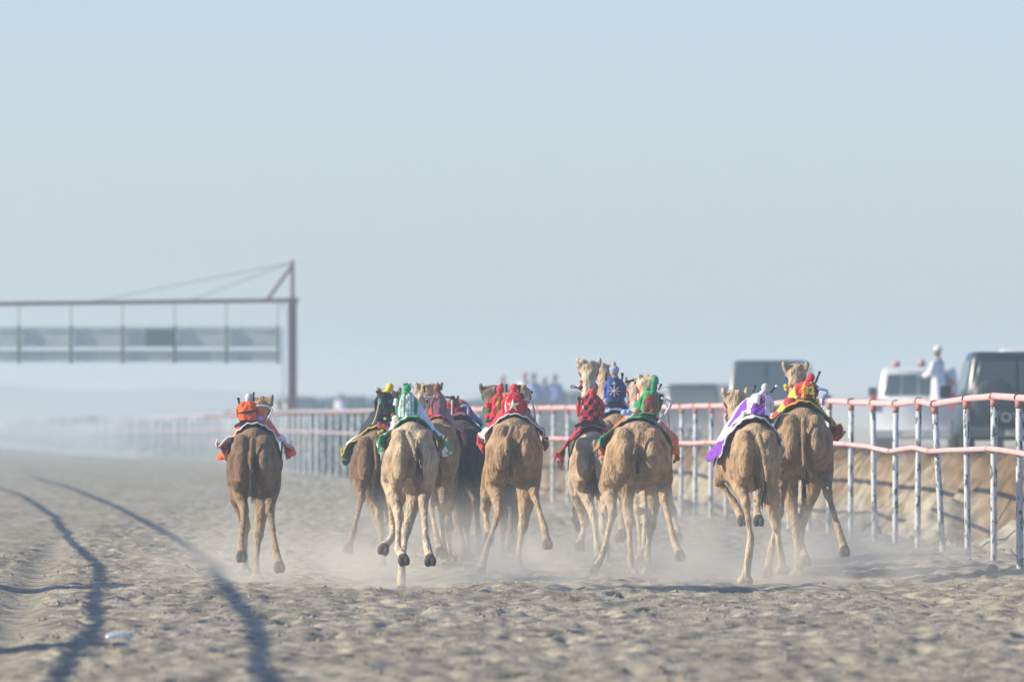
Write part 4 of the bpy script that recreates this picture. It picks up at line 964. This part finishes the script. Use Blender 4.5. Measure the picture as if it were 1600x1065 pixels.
# 11: purple and white
K = camel('c5', 84.8, 'gold', (285, 308), 215, [
    ('H', -1, [(205, 560), (240, 660), (262, 820), (236, 1000)], [.42, .0, .0, .0]),
    ('H', 1, [(318, 560), (295, 640), (288, 690), (294, 725)], [.40, .05, -.2, -.35]),
    ('F', -1, [(150, 535), (118, 560), (185, 650), (222, 725)], [1.3, 1.65, 1.6, 1.5]),
    ('F', 1, [(350, 640), (372, 760), (392, 880), (400, 955)], [1.3, 1.3, 1.35, 1.35])],
    ('u5', 292, 500), 'light tan camel in a white and purple cloth, left of the pair by the rail', chest_dx=-.12, tail=[(.02, 0), (.06, -.18), (.10, -.42), (.06, -.55)], seed=11, belly=.98, halter='brown')
saddle_cloth(K, .30, .22, .34, ['white', 'purple'], lambda u, v: 1 if (u < -.72 or (.3 < v < .5 and abs(u) < .5)) else 0, 'white', lift=.03, seed=11, y0=.40)
jockey(K, 'u5', (585, 665), (610, 405), 215, (655, 345), 50, ['white', 'purple', 'dred'], lambda a, v: (2 if v > .35 and v < .8 and abs(a - 1.53 * math.pi) < .22 else (1 if (v > .55 and 1.45 * math.pi < a < 1.62 * math.pi) or (v < .5 and 1.2 * math.pi < a < 1.65 * math.pi) else 0)), 'silver', 'white and purple silks with a white helmet', dy=.66,
       ant=[([(528, 330), (510, 390)], .012), ([(782, 330), (720, 400)], .010)], whips=[([(560, 640), (400, 690), (350, 760), (280, 820), (275, 790), (345, 755)], .009, 'black')], extra=[('ball', [(785, 330)], .02, 'white'), ('ball', [(400, 650)], .035, 'cream')], sleeves='white', seed=11)
# 12: red and yellow, number
K = camel('c5', 87.2, 'tan', (490, 240), 240, [
    ('H', -1, [(385, 560), (388, 695), (350, 860), (335, 955)], [.42, .0, -.1, -.2]),
    ('H', 1, [(580, 530), (600, 620), (642, 765), (670, 860)], [.40, .03, -.25, -.35]),
    ('F', -1, [(430, 610), (452, 760), (466, 880), (464, 985)], [1.3, 1.15, 1.0, .95]),
    ('F', 1, [(528, 610), (486, 745), (484, 850), (500, 900)], [1.3, 1.25, 1.1, .95])],
    ('u5', 1010, 185), 'tall brown camel in a red and yellow cloth, nearest the rail', seed=12, tail=[(0, 0), (-.01, -.25), (0, -.50), (.0, -.65)], thigh=1.03, halter='blue')
saddle_cloth(K, .42, .29, .26, ['red', 'yellow', 'dred'], lambda u, v: 0 if (v < .14 or abs(u) > .93) else (1 if math.sin(u * 26) > -.2 and u < 0 else (0 if u < .3 else 2)), 'yellow', lift=.03, seed=12, wob=.05)
jockey(K, 'u5', (1150, 480), (1150, 262), 190, (1195, 225), 47, ['red', 'yellow', 'dred', 'lime'], lambda a, v: (1 if abs(a - 1.30 * math.pi) < .15 else (3 if abs(a - 1.72 * math.pi) < .14 else (2 if v < .3 else 0))), 'red', 'red silks with yellow stripes and a number on the back, by the rail', dy=.62,
       ant=[([(1296, 165), (1252, 280)], .011)], whips=[([(1275, 355), (1385, 385), (1345, 480), (1342, 545)], .014, 'lblue')], emblem=('text', 1170, 375, 125, 'lime'), extra=[('ball', [(1268, 345), (1268, 370)], .026, 'black'), ('ball', [(970, 510)], .06, 'dred'), ('ball', [(1030, 470)], .04, 'lime'), ('ball', [(1265, 500), (1275, 560)], .035, 'lime')], sleeves='red', seed=12)
pompoms(K, 'u5', [(900, 325, 36, 'yellow'), (905, 365, 30, 'yellow'), (965, 325, 24, 'red')], 2.35)

# ------------------------------------------------------------------ small things on the ground
def litter():
    p = at(190, 990, 22000 / (990 - 652)); z = gz(p.x, p.y)
    b = MB(); b.tube([(-.10, 0, .03), (-.05, 0, .036), (.05, .01, .034), (.09, .01, .02), (.12, .012, .02)], [.030, .032, .030, .016, .014], n=12)
    o = b.build('plastic_bottle', mat('clear_plastic', (.45, .55, .62), rough=.2, bump=.5), None, (p.x, p.y, z + .005)); tag(o, 'crushed clear plastic bottle lying on the sand at the lower left', 'bottle')
    p = at(1580, 856, 104); z = gz(p.x, p.y)
    b = MB(); rows_ = []
    for j in range(7): rows_.append([Vector(((i - 6) * .028, (j - 3) * .04, .03 + .035 * random.random() + .03 * math.sin(i * .9 + j))) for i in range(13)])
    b.add([q_ for r in rows_ for q_ in r], [[j * 13 + i, j * 13 + i + 1, (j + 1) * 13 + i + 1, (j + 1) * 13 + i] for j in range(6) for i in range(12)])
    o = b.build('plastic_bag', mat('white_plastic', (.75, .77, .78), rough=.4), None, (p.x, p.y, z)); tag(o, 'crumpled white plastic bag behind the right-hand posts', 'litter')
    p = at(1551, 905, 22000 / (905 - 652)); z = gz(p.x, p.y); b = MB(); b.ell((0, 0, .045), (.065, .07, .065), 9, 6)
    o = b.build('stone', mat('stone', (.42, .33, .22), rough=.9, var=.3, scale=20, bump=.6)); me = o.data
    for v in me.vertices: v.co += Vector((random.uniform(-.012, .012), random.uniform(-.012, .012), random.uniform(-.012, .012)))
    for q_ in me.polygons: q_.use_smooth = False
    o.location = (p.x, p.y, z); tag(o, 'fist-sized tan stone at the foot of the second post from the right', 'stone')
    p = Vector((float(fx(116)) + 2.0, 116, 0)); p = Vector(((1361 - 800) / F * 118, 118, 0)); z = gz(p.x, p.y); b = MB()
    n = 20; prof = [(-.12, .10), (-.12, .15), (.12, .15), (.12, .10)]
    b.rings([[Vector((pr * math.cos(k * 2 * math.pi / n), py_, pr * math.sin(k * 2 * math.pi / n))) for k in range(n)] for py_, pr in prof + [prof[0]]], cap=False)
    o = b.build('drain_pipe', M_tyre, None, (p.x, p.y, z + .10)); tag(o, 'short black pipe end poking from the dirt heap behind the rails', 'pipe')
litter()

# ------------------------------------------------------------------ air: haze over the whole place, dust raised by the hooves and the cars
def volume_mat(name, col, dens, aniso=0.2):
    m = bpy.data.materials.new(name); m.use_nodes = True; n = m.node_tree.nodes; l = m.node_tree.links; n.clear()
    out = n.new('ShaderNodeOutputMaterial'); v = n.new('ShaderNodeVolumePrincipled'); v.inputs['Color'].default_value = (*col, 1)
    v.inputs['Density'].default_value = dens; v.inputs['Anisotropy'].default_value = aniso; l.new(v.outputs[0], out.inputs['Volume']); return m, v
hz = MB(); hz.box((0, 660, 4.5), (1160, 1520, 15)); m, v = volume_mat('haze_air', (.70, .90, 1.0), .0010, 0.0)
tag(hz.build('haze', m), 'pale dusty air', kind='stuff')

def dust(name, c, dims, dens, label, scale=1.2, top=.9, col=(.96, .92, .80), lo=.42, hi=.72):
    b = MB(); b.box((0, 0, 0), (2, 2, 2)); m, v = volume_mat(name, col, 0, .1)
    n = m.node_tree.nodes; l = m.node_tree.links
    tc = n.new('ShaderNodeTexCoord'); mp = n.new('ShaderNodeMapping'); mp.inputs['Scale'].default_value = (dims[0] * scale, dims[1] * scale * .5, dims[2] * scale * 1.3); l.new(tc.outputs['Object'], mp.inputs[0])
    t = n.new('ShaderNodeTexNoise'); t.inputs['Scale'].default_value = 1; t.inputs['Detail'].default_value = 3; l.new(mp.outputs[0], t.inputs[0])
    r = n.new('ShaderNodeMapRange'); r.inputs[1].default_value = lo; r.inputs[2].default_value = hi; l.new(t.outputs[0], r.inputs[0])
    # fade to nothing at the sides and upwards
    sx = n.new('ShaderNodeSeparateXYZ'); l.new(tc.outputs['Object'], sx.inputs[0])
    def mth(op, a, b_=None):
        q_ = n.new('ShaderNodeMath'); q_.operation = op
        for k, s in enumerate((a, b_)):
            if s is None: continue
            if isinstance(s, (int, float)): q_.inputs[k].default_value = s
            else: l.new(s, q_.inputs[k])
        return q_.outputs[0]
    def edge(s): q_ = mth('SUBTRACT', 1, mth('MULTIPLY', s, s)); return mth('MAXIMUM', q_, 0)
    h = mth('POWER', mth('MAXIMUM', mth('MULTIPLY', mth('SUBTRACT', 1, sx.outputs[2]), .5), 0), 1.8)
    e = mth('MULTIPLY', mth('MULTIPLY', edge(sx.outputs[0]), edge(sx.outputs[1])), h)
    dd = mth('MULTIPLY', mth('MULTIPLY', r.outputs[0], e), dens); l.new(dd, v.inputs['Density'])
    o = b.build(name, m); o.location = c; o.scale = dims; tag(o, label, kind='stuff'); return o
dust('dust_cloud', (.8, 90, .48), (4.8, 11, .55), .80, 'dust raised low by the hooves under the bunch', scale=1.15, lo=.45, hi=.66)
dust('dust_cloud', (-2.5, 84.2, .18), (.42, .8, .20), 4.0, 'small puff of dust behind the lone camel', scale=4, lo=.3, hi=.7)
dust('dust_cloud', (-1.05, 81.2, .14), (.7, .9, .2), 2.6, 'puff of dust under the palest camel', scale=3, lo=.3, hi=.7)
dust('dust_cloud', (1.3, 87.6, .2), (.9, 1.2, .26), 2.2, 'puff of dust under the green jockey camel', scale=2.5, lo=.3, hi=.7)
dust('dust_cloud', (2.72, 85.6, .22), (.75, 1.0, .28), 2.2, 'puff of dust at the feet of the pair by the rail', scale=3, lo=.3, hi=.7)
dust('dust_cloud', (-60, 985, 4.3), (330, 422, 7.2), .013, 'dust drifting over the far end of the track', scale=.012, lo=.1, hi=.6, col=(.94, .92, .80))
dust('dust_cloud', (17, 240, 1.5), (20, 78, 1.3), .06, 'dust hanging behind the cars beyond the berm', scale=.12, lo=.2, hi=.7)
